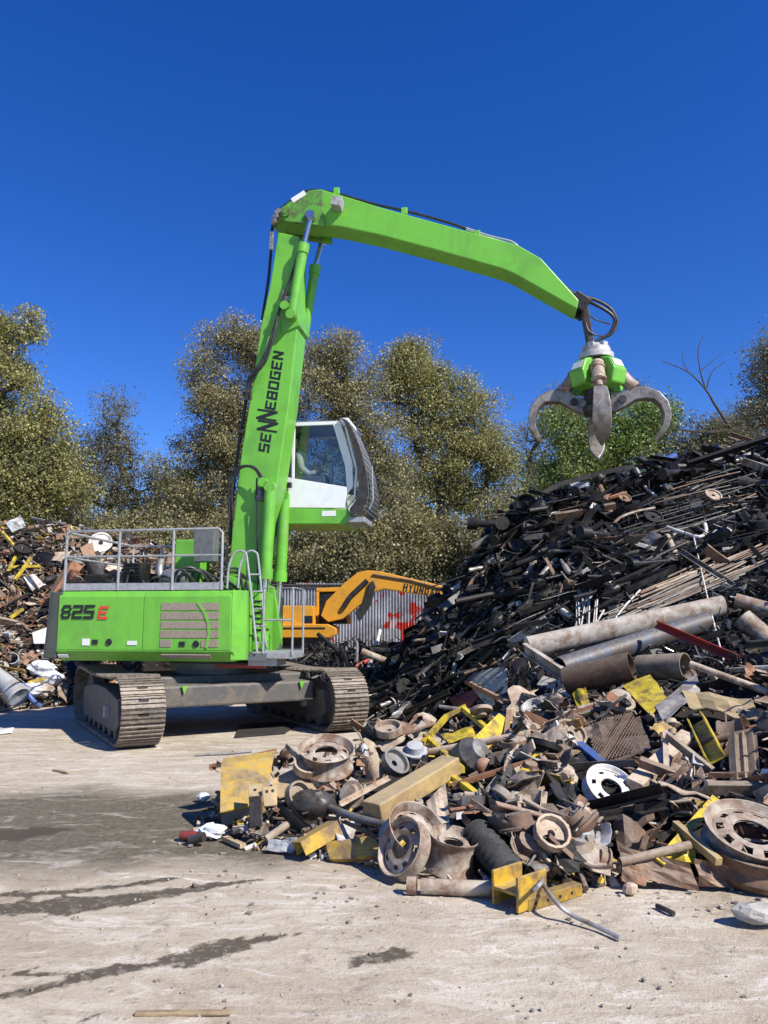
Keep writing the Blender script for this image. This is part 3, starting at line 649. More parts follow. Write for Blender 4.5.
for k in range(5):
    t = k / 5 + .1; MB().tube([L(248 + 9 * t, 566, -1.02) * (1 - t) + L(257, 652, -1.02) * t, L(259 + 7 * t, 566, -.72) * (1 - t) + L(266, 652, -.72) * t], .014, 6).build('rung', 'galv', lo)

# boom -------------------------------------------------------------
BW = .27
def pxprism(px, y0, y1, ref=None):
    mb = MB(); pts = [L(x, y, y0 if ref is None else ref) for x, y in px]; mb.prism([(p.x, p.z) for p in pts], lambda p, t: Vector((p[0], t, p[1])), y0, y1); return mb
boom_px = [(226, 612), (232, 531), (241, 455), (252, 387), (261, 325), (270, 285), (278, 232), (299, 236), (297, 282), (298, 318), (297, 332), (289, 403), (281, 458), (277, 484), (266, 520), (260, 575), (256, 612), (250, 640), (236, 640)]
boom = pxprism(boom_px, -BW, BW).build('boom', 'green', mh, bevel=.018)
for s in (-1, 1):   # boom-foot brackets
    pxprism([(218, 600), (228, 575), (262, 585), (270, 640), (262, 655), (222, 655)], s * .36 - .03, s * .36 + .03, -.3).build('boom_bracket', 'green', mh, bevel=.01)
org = L(269, 453, -BW); top = L(284.5, 351, -BW); dr = (top - org); upv = Vector((0, -1, 0)).cross(dr).normalized()
if upv.x > 0: upv = -upv
ch_ = ['S', 'E', ('N', 1.9, -.45), ('N', 1.9, -.25), 'E', 'B', 'O', 'G', 'E', 'N']
hcap = .185; base_mb = lettering(ch_, org, dr, upv, hcap, .62, .2, .14, .1); mxl = max((Vector(v) - org).dot(dr.normalized()) for v in base_mb.v); k = dr.length / mxl
# fit the word to its length on the boom
lt = lettering(ch_, org, dr, upv, hcap, .62 * k, .2 * min(1, k), .14 * k, .1); sgn = Vector((0, -1, 0)) if dr.cross(upv).y > 0 else None
if sgn: lt.v = [tuple(Vector(v) * 1) for v in lt.v]; lt.v = [(v[0], -BW - .004, v[2]) for v in lt.v]
lt.build('lettering', 'ink', boom)
# hoist cylinders
def cyl(nm, a, b_, g, r0, r1, mat='green'):
    """barrel from a to g, rod from g to b_"""
    a, b_, g = Vector(a), Vector(b_), Vector(g); d = (g - a).normalized(); o = MB(); o.tube([a, g], r0, 18); o.tube([g - d * .14, g + d * .02], r0 * 1.18, 18); o.tube([a - Vector((0, .09, 0)), a + Vector((0, .09, 0))], r0 * .95, 16)
    c = o.build(nm, mat, mh, True); q = MB(); q.tube([g, b_], r1, 14); q.tube([b_ - Vector((0, .08, 0)), b_ + Vector((0, .08, 0))], r1 * 1.7, 14); q.build('rod', 'chrome', c, True); return c
for y in (-.38, .42): 
    a, b_, g = L(271, 487, -.36), L(261, 648, -.36), L(266, 578, -.36)
    for v in (a, b_, g): v.y = y
    cyl('hoist_cylinder', a, b_, g, .095, .05)
    a, b_, g = L(292, 316, -.36), L(311, 217, -.36), L(304, 246, -.36)
    for v in (a, b_, g): v.y = y
    cyl('stick_cylinder', a, b_, g, .085, .045)
for (x, y) in ((271, 487), (292, 316)):
    p = L(x, y, 0); w = MB(); w.tube([(p.x, -.47, p.z), (p.x, .47, p.z)], .075, 16); w.build('pin', 'green', boom, True)
pxprism([(281, 300), (298, 300), (300, 326), (282, 334)], -.30, .30, -BW).build('cylinder_lug', 'green', boom, bevel=.01)
# stick with elbow plates
st_px = [(273, 226), (277, 211), (290, 201), (309.5, 190), (321, 189), (345, 196), (380, 207), (463, 230), (517.5, 244.5), (541, 258), (559, 278), (579, 300), (577, 309), (566, 303), (513, 273), (500, 268), (440, 251), (380, 235), (340, 226.5), (318, 224), (302, 223), (280, 220)]
stick = pxprism(st_px, -.235, .235).build('stick', 'green', mh, bevel=.018)
for s in (-1, 1): pxprism([(273, 227), (277, 211), (290, 201), (309.5, 190), (322, 190), (324, 226), (302, 223), (280, 220)], s * .295 - .03, s * .295 + .03, -.33).build('elbow_plate', 'greendirty', stick, bevel=.008)
for (x, y, r) in ((285, 213, .085), (311, 214, .08)):
    p = L(x, y, -.33); w = MB(); w.tube([(p.x, -.38, p.z), (p.x, .38, p.z)], r, 16); w.tube([(p.x, -.40, p.z), (p.x, .40, p.z)], r * .5, 12); w.build('pin', 'greendirty', stick, True)
p = L(338, 205, -.32); MB().box((p.x, -.36, p.z), (.17, .22, .16), Matrix.Rotation(R(15), 3, 'Y')).build('work_lamp', 'palegrey', stick, bevel=.01)
p = L(302, 195, -.33); MB().box((p.x - .06, -.327, p.z - .02), (.26, .004, .09), Matrix.Rotation(R(-30), 3, 'Y')).build('sticker', 'sticker', stick)
for (x, y) in ((336, 191), (404, 211), (477, 234)):
    p = L(x, y, -.2); w = MB(); w.box((p.x, -.15, p.z + .02), (.1, .06, .12)); w.build('hose_bracket', 'green', stick, bevel=.008)
def hose(nm, pts, r=.025, par=mh, mat='hosedark', k=6):
    m = MB(); m.tube([L(x, y, yl) for x, y, yl in pts], r, 8, True, k); return m.build(nm, mat, par, True)
for dy in (-.1, -.02): hose('hose', [(276, 214, dy), (284, 206, dy), (297, 197, dy), (310, 190.5, dy), (335, 193, dy), (372, 203.5, dy), (410, 212, dy), (450, 223, dy), (466, 229, dy)], .022)
hose('pipe', [(466, 228, -.1), (490, 236, -.1), (510, 241, -.1), (518, 246, -.1)], .016, mh, 'galv'); hose('pipe', [(466, 230, .0), (490, 238, .0), (517, 246, .0)], .016, mh, 'galv')
for dy in (-.12, -.06, 0): hose('hose', [(262, 320, dy), (268, 282, dy), (271, 250, dy), (272, 230, dy), (276, 212, dy)], .026)
for dx_ in (0, 3.5): hose('hose', [(247 + dx_, 400, -.3), (247 + dx_, 384, -.36), (253 + dx_, 373, -.42), (262 + dx_, 361, -.42), (271 + dx_ * .6, 338, -.42), (279, 312, -.40), (288, 286, -.38), (296, 262, -.38), (299, 246, -.37)], .024)
for dy in (-.15, -.05, .05): hose('hose', [(230, 545, dy), (232, 500, dy), (238, 450, dy), (246, 400, dy)], .03)
for k in range(4): 
    p = L(237 + k * 5.5, 470 - k * 38, -.2); MB().box((p.x - .02, -.12, p.z), (.1, .3, .05)).build('hose_clamp', 'darksteel', boom)
for dx_ in (0, 3): hose('hose', [(230 + dx_, 520, -.3), (229 + dx_, 490, -.36), (233 + dx_, 472, -.42), (245 + dx_ * .7, 466, -.44), (256 + dx_ * .5, 470, -.44), (262 + dx_, 484, -.42), (264 + dx_, 498, -.40)], .022)
hose('hose', [(257, 498, -.40), (257, 540, -.38), (258, 590, -.38), (258, 640, -.36)], .016); hose('hose', [(256, 500, -.33), (257, 478, -.36)], .016)
for (x, y) in ((262, 498), (286, 300)):
    p = L(x, y, -.33); e = MB()
    e.box((p.x, -.34, p.z), (.16, .10, .09)); e.box((p.x - .03, -.34, p.z + .09), (.07, .08, .12)); e.box((p.x + .06, -.33, p.z - .1), (.05, .06, .14)); e.build('valve_block', 'steel', boom, bevel=.01)
e = MB()
for (x, y) in ((276, 217), (278, 212), (274, 222)): p = L(x, y, -.36); e.box(p, (.08, .07, .10), Matrix.Rotation(R(20 + y), 3, 'Y'))
p0, p1 = L(272, 232, -.33), L(271, 250, -.33); e.bar(p0, p1, .06, .06, (0, 1, 0)); e.build('hose_coupling', 'steel', stick, bevel=.008)

# grab ---------------------------------------------------------------
gp = L(583, 306, 0)                           # pin at the stick end
gb = L(596, 352, 0)                           # rotator
lk = MB()
for s in (-1, 1): lk.bar(gp + Vector((0, s * .09, .06)), gb + Vector((-.07, s * .06, .06)), .09, .10, (1, 0, 0))
lk.tube([gp + Vector((0, -.17, 0)), gp + Vector((0, .17, 0))], .06, 14); lk.build('link', 'darksteel', mh, bevel=.01)
for s in (-1, 1): MB().box(gp + Vector((-.06, s * .2, .0)), (.28, .05, .24), Matrix.Rotation(R(40), 3, 'Y')).build('tip_plate', 'darksteel', stick, bevel=.02)
hc = gb; r_ = MB(); Mg = Matrix.Translation(hc)
r_.lathe([(0, .12), (.11, .12), (.16, .07), (.22, .04), (.23, -.03), (.27, -.05), (.27, -.13), (0, -.13)], 24, Mg)
for k in range(5): a = 2 * math.pi * k / 5 + .4; r_.box(hc + Vector((.16 * math.cos(a), .16 * math.sin(a), .05)), (.09, .09, .13), Matrix.Rotation(a, 3, 'Z'))
r_.build('rotator', 'rotgrey', mh, True)
zh = L(596, 408, 0).z                         # hinge level
gbody = MB(); A0 = R(-94)                     # one tine faces the camera
gc = Vector((gb.x + .0, 0, 0))
gbody.lathe([(0, gb.z - .10), (.21, gb.z - .12), (.24, gb.z - .30), (.20, zh + .05), (.26, zh), (.24, zh - .10), (0, zh - .12)], 16, Matrix.Translation(gc)); grab = gbody.build('grab', 'darksteel', mh, bevel=.01)
NT = 4
for k in range(NT):      # green guards between the cylinders
    a = A0 + 2 * math.pi * (k + .5) / NT; d = Vector((math.cos(a), math.sin(a), 0)); s = Vector((-d.y, d.x, 0)); z1 = gb.z - .13
    mb = MB(); prof = [(.16, z1), (.36, z1 - .06), (.47, z1 - .26), (.42, z1 - .48), (.20, z1 - .52)]
    mb.prism(prof, lambda p, t: gc + d * p[0] + s * t * (.75 if p[1] > z1 - .1 else 1) + Vector((0, 0, p[1])), -.15, .15); mb.build('guard', 'green', grab, bevel=.03)
    mb = MB(); mb.box(gc + d * .425 + Vector((0, 0, z1 - .16)), (.004, .2, .13), Matrix((d, s, zz)).transposed() @ Matrix.Rotation(R(-27), 3, 'Y')); mb.build('sticker', 'sticker', grab)
for k in range(NT):
    a = A0 + 2 * math.pi * k / NT; d = Vector((math.cos(a), math.sin(a), 0)); s = Vector((-d.y, d.x, 0))
    # curved claw: centre line in (radius, height above hinge), half width, thickness
    cl = [(.16, -.02), (.34, .08), (.52, .19), (.70, .22), (.86, .17), (.98, .04), (1.03, -.14), (1.01, -.30), (.95, -.42), (.86, -.55)]
    hw = [.07, .08, .09, .10, .115, .13, .135, .12, .08, .015]; th = [.20, .22, .20, .15, .11, .09, .08, .07, .05, .02]
    ra = R(-24) if k == 0 else R((0, -4, -16, 2)[k]); cl = [(.30 + (u_ - .30) * math.cos(ra) - v_ * math.sin(ra), (u_ - .30) * math.sin(ra) + v_ * math.cos(ra)) for u_, v_ in cl]
    vs = []; fs = []
    for i, (rr_, h) in enumerate(cl):
        p0, p1 = cl[max(i - 1, 0)], cl[min(i + 1, len(cl) - 1)]; t = Vector((p1[0] - p0[0], p1[1] - p0[1])).normalized(); nn = Vector((-t.y, t.x))
        for sx, sn in ((-1, .5), (1, .5), (1, -.5), (-1, -.5)):
            q = Vector((rr_, h)) + nn * th[i] * sn + (-nn * .03 if sn < 0 and i > 2 else Vector((0, 0)))
            vs.append(gc + d * q.x + s * hw[i] * sx + Vector((0, 0, zh + q.y)))
    for i in range(len(cl) - 1):
        o = i * 4
        for j in range(4): fs.append((o + j, o + (j + 1) % 4, o + 4 + (j + 1) % 4, o + 4 + j))
    fs += [(3, 2, 1, 0), tuple((len(cl) - 1) * 4 + j for j in range(4))]
    mb = MB(); mb.add(vs, fs); tn = mb.build('tine', 'tinegrey', grab, True); bv = tn.modifiers.new('b', 'BEVEL'); bv.width = .012; bv.segments = 2; bv.limit_method = 'ANGLE'
    # ribs along both edges of the back
    mb = MB(); pc = [gc + d * .5 + s * 0 + Vector((0, 0, zh + .24))]
    mb.tube([gc + d * .36 + s * -.12 + Vector((0, 0, zh + .09)), gc + d * .36 + s * .12 + Vector((0, 0, zh + .09))], .06, 12); mb.build('hinge', 'darksteel', grab, True)
    ca, cb = gc + d * .27 + Vector((0, 0, gb.z - .28)), gc + d * (cl[2][0] + .02) + Vector((0, 0, zh + cl[2][1] + .08)); dd = (cb - ca).normalized()
    mb = MB(); mb.tube([ca, ca + dd * .42], .10, 14); mb.tube([ca + dd * .10, ca + dd * .15], .115, 14); mb.tube([ca + dd * .38, ca + dd * .44], .115, 14); mb.tube([ca, cb], .05, 12); mb.build('grab_cylinder', 'rim', grab, True)
for k, (o1, o2) in enumerate(((0, 0), (2, 5))):
    hose('grab_hose', [(562, 284 + o1, .05), (575, 294 + o1, .05 + .1 * k), (596, 300 + o2, .08), (611, 309 + o2, .1), (617 - o2 * .5, 322, .12), (611 - o2 * .4, 334, .1), (598, 340, .08), (592, 346, .04)], .026)
hose('grab_hose', [(586, 313, -.1), (597, 320, -.1), (610, 324, .05)], .012); hose('grab_hose', [(585, 318, -.1), (588, 330, -.12), (596, 335, -.1), (602, 336, 0)], .012)

# cab -------------------------------------------------------------------
CY0, CY1 = .42, 1.42
def cpx(px): return [L(x, y, CY0) for x, y in px]
cab = MB(); floor = cpx([(270, 508), (347, 509), (352, 517), (345, 524), (270, 524)]); cab.prism([(p.x, p.z) for p in floor], lambda p, t: Vector((p[0], t, p[1])), CY0 - .01, CY1); cabo = cab.build('cab', 'green', mh, bevel=.012)
def cside(px, y, t, nm, mat, bev=.006):
    pts = cpx(px); m = MB(); m.prism([(p.x, p.z) for p in pts], lambda p, q: Vector((p[0], q, p[1])), y, y + t); return m.build(nm, mat, cabo, bevel=bev)
for y in (CY0, CY1 - .05):
    cside([(270, 473), (291.5, 478), (346.5, 487), (347, 494), (344, 508), (270, 507.5)], y, .05, 'door_panel', 'cabwhite')
    cside([(292, 422.5), (340, 421), (341, 424), (333, 424.5), (295, 426), (292, 426)], y, .05, 'roof_rail', 'cabwhite')
    cside([(333, 424.6), (341, 424.1), (352, 462), (353, 486), (347.2, 494), (346.8, 487), (345, 466)], y, .05, 'front_pillar', 'cabwhite')
    cside([(291.5, 426.2), (295, 426.2), (294, 478.2), (291.5, 477.8)], y, .05, 'rear_pillar', 'cabwhite')
    cside([(295.2, 426.2), (332.8, 424.8), (344.7, 466.2), (346.4, 486.6), (294.2, 478)], y + .02, .008, 'window', 'glass', 0)
cside([(272, 421), (340, 419.5), (343, 423), (272, 424)], CY0 + .051, CY1 - CY0 - .102, 'roof', 'machinegrey')
pr = cpx([(341.5, 424), (352.5, 462), (353.5, 486), (348, 500)]); m = MB(); vs = []
for p in pr: vs += [(p.x, CY0 + .05, p.z), (p.x, CY1 - .05, p.z)]
m.add(vs, [(0, 1, 3, 2), (2, 3, 5, 4), (4, 5, 7, 6)]); m.build('windscreen', 'glass', cabo)
p0, p1 = cpx([(271, 424)])[0], cpx([(271, 508)])[0]; MB().box((p0.x, (CY0 + CY1) / 2, (p0.z + p1.z) / 2), (.05, CY1 - CY0 - .02, p0.z - p1.z)).build('rear_wall', 'machinegrey', cabo)
# curved front guard screen
gpx = [(341, 419), (350, 424), (360, 446), (367, 472), (369, 494), (364, 510), (352, 516)]; ipx = [(346, 424), (352, 440), (358, 462), (360, 486), (357, 502), (351, 510)]
pts = cpx(gpx + ipx[::-1]); m = MB(); m.prism([(p.x, p.z) for p in pts], lambda p, q: Vector((p[0], q, p[1])), CY0 - .12, CY0 - .07); m.build('guard_frame', 'darksteel', cabo); m = MB(); m.prism([(p.x, p.z) for p in pts], lambda p, q: Vector((p[0], q, p[1])), CY1 + .07, CY1 + .12); m.build('guard_frame', 'darksteel', cabo)
sc_ = crom(cpx(gpx), 4)
for i in range(0, len(sc_)): m = MB(); m.tube([(sc_[i].x, CY0 - .07, sc_[i].z), (sc_[i].x, CY1 + .07, sc_[i].z)], .012, 6); m.build('guard_bar', 'machinegrey', cabo)
m = MB()
for j in range(12): y = CY0 - .06 + j * (CY1 - CY0 + .12) / 11; m.tube([Vector((p.x, y, p.z)) for p in sc_], .007, 5)
m.build('guard_mesh', 'machinegrey', cabo)
pp_ = cpx([(340, 419), (349, 418.5), (350, 424), (343, 426)]); m = MB(); m.prism([(p.x, p.z) for p in pp_], lambda p, q: Vector((p[0], q, p[1])), CY0 - .06, CY1 + .06); m.build('guard_hinge', 'cabwhite', cabo)
for a, b_ in (((346, 428), (357, 470)), ((357, 470), (355, 498))): p, q = cpx([a, b_]); MB().bar(p + Vector((0, -.03, 0)), q + Vector((0, -.03, 0)), .03, .05, (0, 1, 0)).build('guard_strut', 'cabwhite', cabo)
p, q = cpx([(372, 466), (373, 500)]); MB().tube([p, q, q + Vector((-.06, 0, -.15))], .012, 6).build('mirror_bar', 'galv', cabo)
p = cpx([(357, 520)])[0]; MB().box((p.x, CY0 + .3, p.z), (.28, .7, .09)).build('step', 'galv', cabo, bevel=.01)
p = cpx([(329, 513.5)])[0]; MB().box((p.x, CY0 - .012, p.z), (.24, .004, .09)).build('sticker', 'sticker', cabo)
p = cpx([(290, 486)])[0]; MB().box((p.x, CY0 - .08, p.z), (.1, .08, .09)).build('camera_box', 'ink', cabo, bevel=.01)
# seat, console and the arm that carries the cab
fz = cpx([(300, 508)])[0].z; sx = cpx([(296, 480)])[0].x; cy = (CY0 + CY1) / 2
m = MB(); m.box((sx, cy, fz + .40), (.5, .5, .14)); m.box((sx - .24, cy, fz + .75), (.14, .48, .62)); m.box((sx, cy, fz + .17), (.3, .3, .32)); m.build('seat', 'trousers', cabo, bevel=.04)
for s in (-1, 1): MB().box((sx + .2, cy + s * .33, fz + .42), (.55, .14, .3)).build('console', 'machinegrey', cabo, bevel=.03)
p = cpx([(335, 470)])[0]; MB().box((p.x - .1, cy - .3, p.z), (.04, .22, .28)).build('monitor', 'machinegrey', cabo, bevel=.01)
m = MB(); a = L(286, 516, .9); b_ = Vector((.1, .9, zt + .1)); m.bar(b_, a, .5, .22, (1, 0, 0)); m.bar(b_ + Vector((-.3, 0, .1)), a + Vector((-.28, 0, .1)), .4, .12, (1, 0, 0)); m.box((.0, .9, (zt + zs) / 2), (.9, .7, zt - zs)); m.build('cab_lift_arm', 'green', mh, bevel=.02)

# operator seated in the cab (world frame)
def W(p): p = Vector(p); return M0 + ux * p.x + uy * p.y + zz * p.z
body = MB(); sh_z = fz + 1.02; hip = fz + .52
def bl(pts, rs): body.tube([W(p) for p in pts], rs, 10, True)
bl([(sx - .05, cy, hip - .05), (sx - .06, cy, hip + .12), (sx - .08, cy, hip + .3), (sx - .07, cy, sh_z - .02), (sx - .06, cy, sh_z + .08), (sx - .05, cy, sh_z + .16)], [.15, .15, .16, .15, .065, .055])
body.ball(W((sx - .03, cy, sh_z + .27)), .105, 14, 10, (.9, .85, 1.18)); body.ball(W((sx + .075, cy, sh_z + .25)), .022, 8, 6)
for s in (-1, 1): body.ball(W((sx - .03, cy + s * .095, sh_z + .26)), .025, 8, 6, (.6, .5, 1.2))
for s in (-1, 1):
    bl([(sx - .07, cy + s * .13, sh_z - .02), (sx - .05, cy + s * .2, sh_z - .03), (sx + .02, cy + s * .25, sh_z - .28), (sx + .16, cy + s * .25, sh_z - .40), (sx + .30, cy + s * .25, sh_z - .36)], [.07, .068, .05, .042, .032])
    bl([(sx + .29, cy + s * .25, sh_z - .36), (sx + .34, cy + s * .25, sh_z - .345), (sx + .38, cy + s * .25, sh_z - .35)], [.032, .042, .036])
    for f in range(4): bl([(sx + .37, cy + s * .25 + (f - 1.5) * .02, sh_z - .34), (sx + .415, cy + s * .25 + (f - 1.5) * .021, sh_z - .35), (sx + .43, cy + s * .25 + (f - 1.5) * .02, sh_z - .385)], [.010, .010, .008])
    bl([(sx + .33, cy + s * .21, sh_z - .35), (sx + .37, cy + s * .195, sh_z - .375)], [.012, .010])
    bl([(sx - .03, cy + s * .09, hip), (sx + .42, cy + s * .12, hip + .03), (sx + .46, cy + s * .12, hip - .08), (sx + .42, cy + s * .12, fz + .12), (sx + .44, cy + s * .12, fz + .05), (sx + .58, cy + s * .12, fz + .04)], [.09, .075, .07, .05, .045, .04])
person = body.build('person', 'skin', None, True, center=True); rm_ = person.modifiers.new('r', 'REMESH'); rm_.mode = 'VOXEL'; rm_.voxel_size = .012; rm_.use_smooth_shade = True
tag(person, 'operator in white long-sleeved shirt seated in the cab, hands on the controls', 'person')
def wear(nm, mat, parts):
    m = MB()
    for pts, rs in parts: m.tube([W(p) - person.location for p in pts], rs, 10, True)
    o = m.build(nm, mat, person, True); r = o.modifiers.new('r', 'REMESH'); r.mode = 'VOXEL'; r.voxel_size = .014; r.use_smooth_shade = True
wear('shirt', 'shirt', [([(sx - .06, cy, hip + .02), (sx - .08, cy, hip + .3), (sx - .07, cy, sh_z - .01), (sx - .06, cy, sh_z + .06)], [.165, .175, .165, .08])] + [([(sx - .07, cy + s * .13, sh_z - .02), (sx - .05, cy + s * .2, sh_z - .03), (sx + .02, cy + s * .25, sh_z - .28), (sx + .16, cy + s * .25, sh_z - .40), (sx + .28, cy + s * .25, sh_z - .365)], [.085, .08, .064, .056, .046]) for s in (-1, 1)])
wear('trousers', 'trousers', [([(sx - .03, cy + s * .09, hip), (sx + .42, cy + s * .12, hip + .03), (sx + .46, cy + s * .12, hip - .08), (sx + .42, cy + s * .12, fz + .14)], [.11, .09, .085, .065]) for s in (-1, 1)])
wear('hair', 'ink', [([(sx - .08, cy, sh_z + .27), (sx - .05, cy, sh_z + .33), (sx - .01, cy, sh_z + .37)], [.095, .10, .07])])

# ------------------------------------------------------------------ yellow excavator by the fence
EY = 21.5
ex = empty('excavator', (P(300, 640, EY).x, EY, 0)); tag(ex, 'yellow excavator with arched boom parked by the corrugated fence', 'excavator')
EX0 = ex.location.copy()
def E(x, y, dy=0): return P(x, y, EY + dy) - EX0
def epx(px, y0, y1, nm, mat='orangey', par=ex, bev=.02):
    pts = [E(x, y, 0) for x, y in px]; m = MB(); m.prism([(p.x, p.z) for p in pts], lambda p, t: Vector((p[0], t, p[1])), y0, y1); return m.build(nm, mat, par, bevel=bev)
epx([(232, 606), (316, 606.5), (318, 626), (232, 626)], -.9, .9, 'house')
epx([(225, 624.5), (330, 624), (338, 628), (338, 634), (332, 637), (225, 637)], -1.0, 1.0, 'deck')
epx([(227, 627.3), (328, 627), (328, 628.6), (227, 628.8)], -1.012, -1.0, 'stripe', 'ink', ex, 0)
epx([(307, 616), (315.5, 616), (315.5, 623), (307, 623)], -.912, -.9, 'vent', 'ink', ex, 0)
epx([(274, 612), (286, 612), (288, 618), (280, 624), (273, 619)], -.908, -.9, 'decal', 'palegrey', ex, 0)
epx([(316, 588), (346, 587), (347, 591.5), (316, 592)], .0, 1.0, 'cab_roof')
epx([(317, 592), (345, 592), (350, 624), (317, 624)], .05, .95, 'cab_glass', 'blackgloss')
epx([(316, 592), (319, 592), (319, 624), (316, 624)], .0, .05, 'cab_pillar'); epx([(343, 592), (346, 592), (351, 624), (347, 624)], .0, .05, 'cab_pillar')
eb = epx([(323, 616), (328, 602), (346, 584), (358, 574.5), (368, 572), (380, 573), (445, 588), (448, 598), (425, 596), (384, 590), (374, 593), (364, 603), (344, 619), (330, 622)], -.75, -.3, 'boom')
epx([(356, 613), (366, 600), (370, 584), (374, 582), (376, 588), (371, 606), (360, 622)], -.85, -.2, 'boom_cylinder', 'darksteel')
m = MB(); m.tube([E(345, 608, 0) + Vector((0, -.8, 0)), E(352, 597, 0) + Vector((0, -.8, 0)), E(368, 582, 0) + Vector((0, -.8, 0))], .07, 10); m.build('hose', 'hosedark', ex, True)
m = MB(); m.tube([E(373, 576, 0) + Vector((0, -.78, 0)), E(410, 582, 0) + Vector((0, -.78, 0)), E(440, 590, 0) + Vector((0, -.78, 0))], .022, 6); m.build('pipe', 'rust', ex, True)
a = E(446, 590); epx([(440, 587), (452, 590), (462, 640), (456, 660), (448, 650), (442, 605)], -.7, -.35, 'stick')
o = E(402, 591.5) + Vector((0, -.752, 0)); d = E(436, 598.2) - E(402, 591.5); h = (E(402, 585) - E(402, 592)).z
lettering('HYUNDAI', o, d, Vector((0, -1, 0)).cross(d) * -1 if Vector((0, -1, 0)).cross(d).z < 0 else Vector((0, -1, 0)).cross(d), h, .60, .2, .15).build('lettering', 'ink', eb)
for s in (-.9, .9):
    m = MB(); m.prism([(-1.9, .1), (-1.6, .0), (1.6, .0), (1.9, .1), (2.0, .45), (1.8, .8), (-1.8, .8), (-2.0, .45)], lambda p, t: Vector((p[0], t, p[1])), s - .3, s + .3); m.build('crawler', 'undercarriage', ex, bevel=.05)
MB().box((0, 0, .85), (1.4, 1.4, .3)).build('turntable', 'undercarriage', ex)
epx([(232, 637), (330, 637), (325, 660), (240, 660)], -.6, .6, 'lower_house', 'undercarriage')
m = MB(); m.box(E(278, 641) + Vector((0, -1.02, 0)), (.45, .02, .12)); m.build('hazard_strip', 'red', ex)

# ------------------------------------------------------------------ scrap heaps
class Heap:
    """surface given by columns: image column -> points from the foot up to the crest as (row, distance); None = on the ground"""
    def __init__(s, cols, back, rough):
        s.xs = sorted(cols); s.back = back; s.rough = rough; s.K = 24; s.tab = []
        for x in s.xs:
            c = [(y, Y if Y else G(x, y).y) for y, Y in cols[x]]; ys = [a for a, _ in c]; Ys = [b for _, b in c]
            yy = np.linspace(ys[0], ys[-1], s.K); s.tab.append((yy, np.interp(-yy, [-a for a in ys], Ys)))
    def at(s, x, t):
        i = min(max(int(np.searchsorted(s.xs, x)) - 1, 0), len(s.xs) - 2); f = (x - s.xs[i]) / (s.xs[i + 1] - s.xs[i]); f = min(max(f, 0), 1)
        k = t * (s.K - 1); k0 = min(int(k), s.K - 2); g = k - k0
        def q(tb): return tb[k0] * (1 - g) + tb[k0 + 1] * g
        y = q(s.tab[i][0]) * (1 - f) + q(s.tab[i + 1][0]) * f; Y = q(s.tab[i][1]) * (1 - f) + q(s.tab[i + 1][1]) * f
        return P(x, y, Y)
    def t_of(s, x, y):
        a, b = s.at(x, 0), s.at(x, 1); y0, y1 = proj(a)[1], proj(b)[1]; return min(max((y - y0) / (y1 - y0), 0), 1)
    def on(s, x, y): return s.at(x, s.t_of(x, y))
    def depth(s, x, y): return s.on(x, y).y
    def normal(s, x, t):
        a = s.at(x + 4, t) - s.at(x - 4, t); b = s.at(x, min(t + .04, 1)) - s.at(x, max(t - .04, 0)); n = a.cross(b).normalized(); return n if n.z > 0 else -n
    def core(s, name, mat, label, nx=70, drop=.12):
        vs = []; fs = []; nt_ = 22; x0, x1 = s.xs[0], s.xs[-1]; nb = 6
        for i in range(nx + 1):
            x = x0 + (x1 - x0) * i / nx
            col = [s.at(x, k / nt_) for k in range(nt_ + 1)]; cr = col[-1]
            for k in range(1, nb + 1):
                f = k / nb; p = Vector((cr.x * (1 + f * s.back / cr.y * .6), cr.y + f * s.back, cr.z * (1 - f) ** 1.3 - .05 * f)); col.append(p)
            for k, p in enumerate(col):
                n = mnoise.fractal(p * 2.2, 1, 2, 4) * s.rough; e = min(1, k / 3)
                vs.append((p.x + n * .5, p.y + n * .4, max(p.z - drop * e + n * e, -.05) if k else -.06))
        m = nt_ + nb + 1
        for i in range(nx):
            for k in range(m - 1): fs.append((i * m + k, (i + 1) * m + k, (i + 1) * m + k + 1, i * m + k + 1))
        return MB().add(vs, fs)
FRONT = Heap({196: [(834, None), (830, None), (827, None), (822, None)], 222: [(842, None), (825, 6.45), (800, 6.7), (780, 7.0)], 250: [(852, None), (830, 6.1), (790, 6.7), (765, 7.3)], 300: [(860, None), (830, 5.85), (780, 6.8), (752, 7.6)], 350: [(866, None), (835, 5.75), (785, 6.7), (748, 7.9)],
    400: [(878, None), (840, 5.5), (780, 6.6), (738, 8.4)], 450: [(896, None), (845, 5.3), (780, 6.4), (718, 8.8)], 500: [(903, None), (845, 5.25), (775, 6.4), (708, 8.8)], 560: [(888, None), (840, 5.35), (770, 6.4), (695, 8.6)],
    640: [(888, None), (840, 5.35), (765, 6.3), (672, 8.4)], 700: [(892, None), (840, 5.3), (760, 6.3), (665, 8.3)], 768: [(886, None), (835, 5.3), (750, 6.3), (655, 8.2)], 900: [(884, None), (830, 5.3), (745, 6.3), (645, 8.2)]}, 1.2, .10)
DARK = Heap({235: [(702, None), (690, 17.6), (672, 19)], 300: [(705, None), (675, 17), (648, 18.6)], 350: [(713, None), (675, 16), (640, 18)], 400: [(722, None), (680, 14.5), (644, 17)], 430: [(728, None), (660, 14), (612, 16.5)], 470: [(727, 11), (660, 12.8), (570, 16)],
    510: [(714, 9.4), (640, 12), (526, 15.5)], 545: [(704, 8.9), (620, 11.8), (498, 15.2)], 590: [(694, 8.6), (600, 11.6), (482, 15)], 640: [(682, 8.4), (590, 11.5), (474, 15)], 700: [(674, 8.3), (580, 11.5), (458, 15)], 768: [(666, 8.2), (570, 11.5), (442, 15)], 930: [(650, 8.2), (560, 11.5), (430, 15)]}, 5, .22)
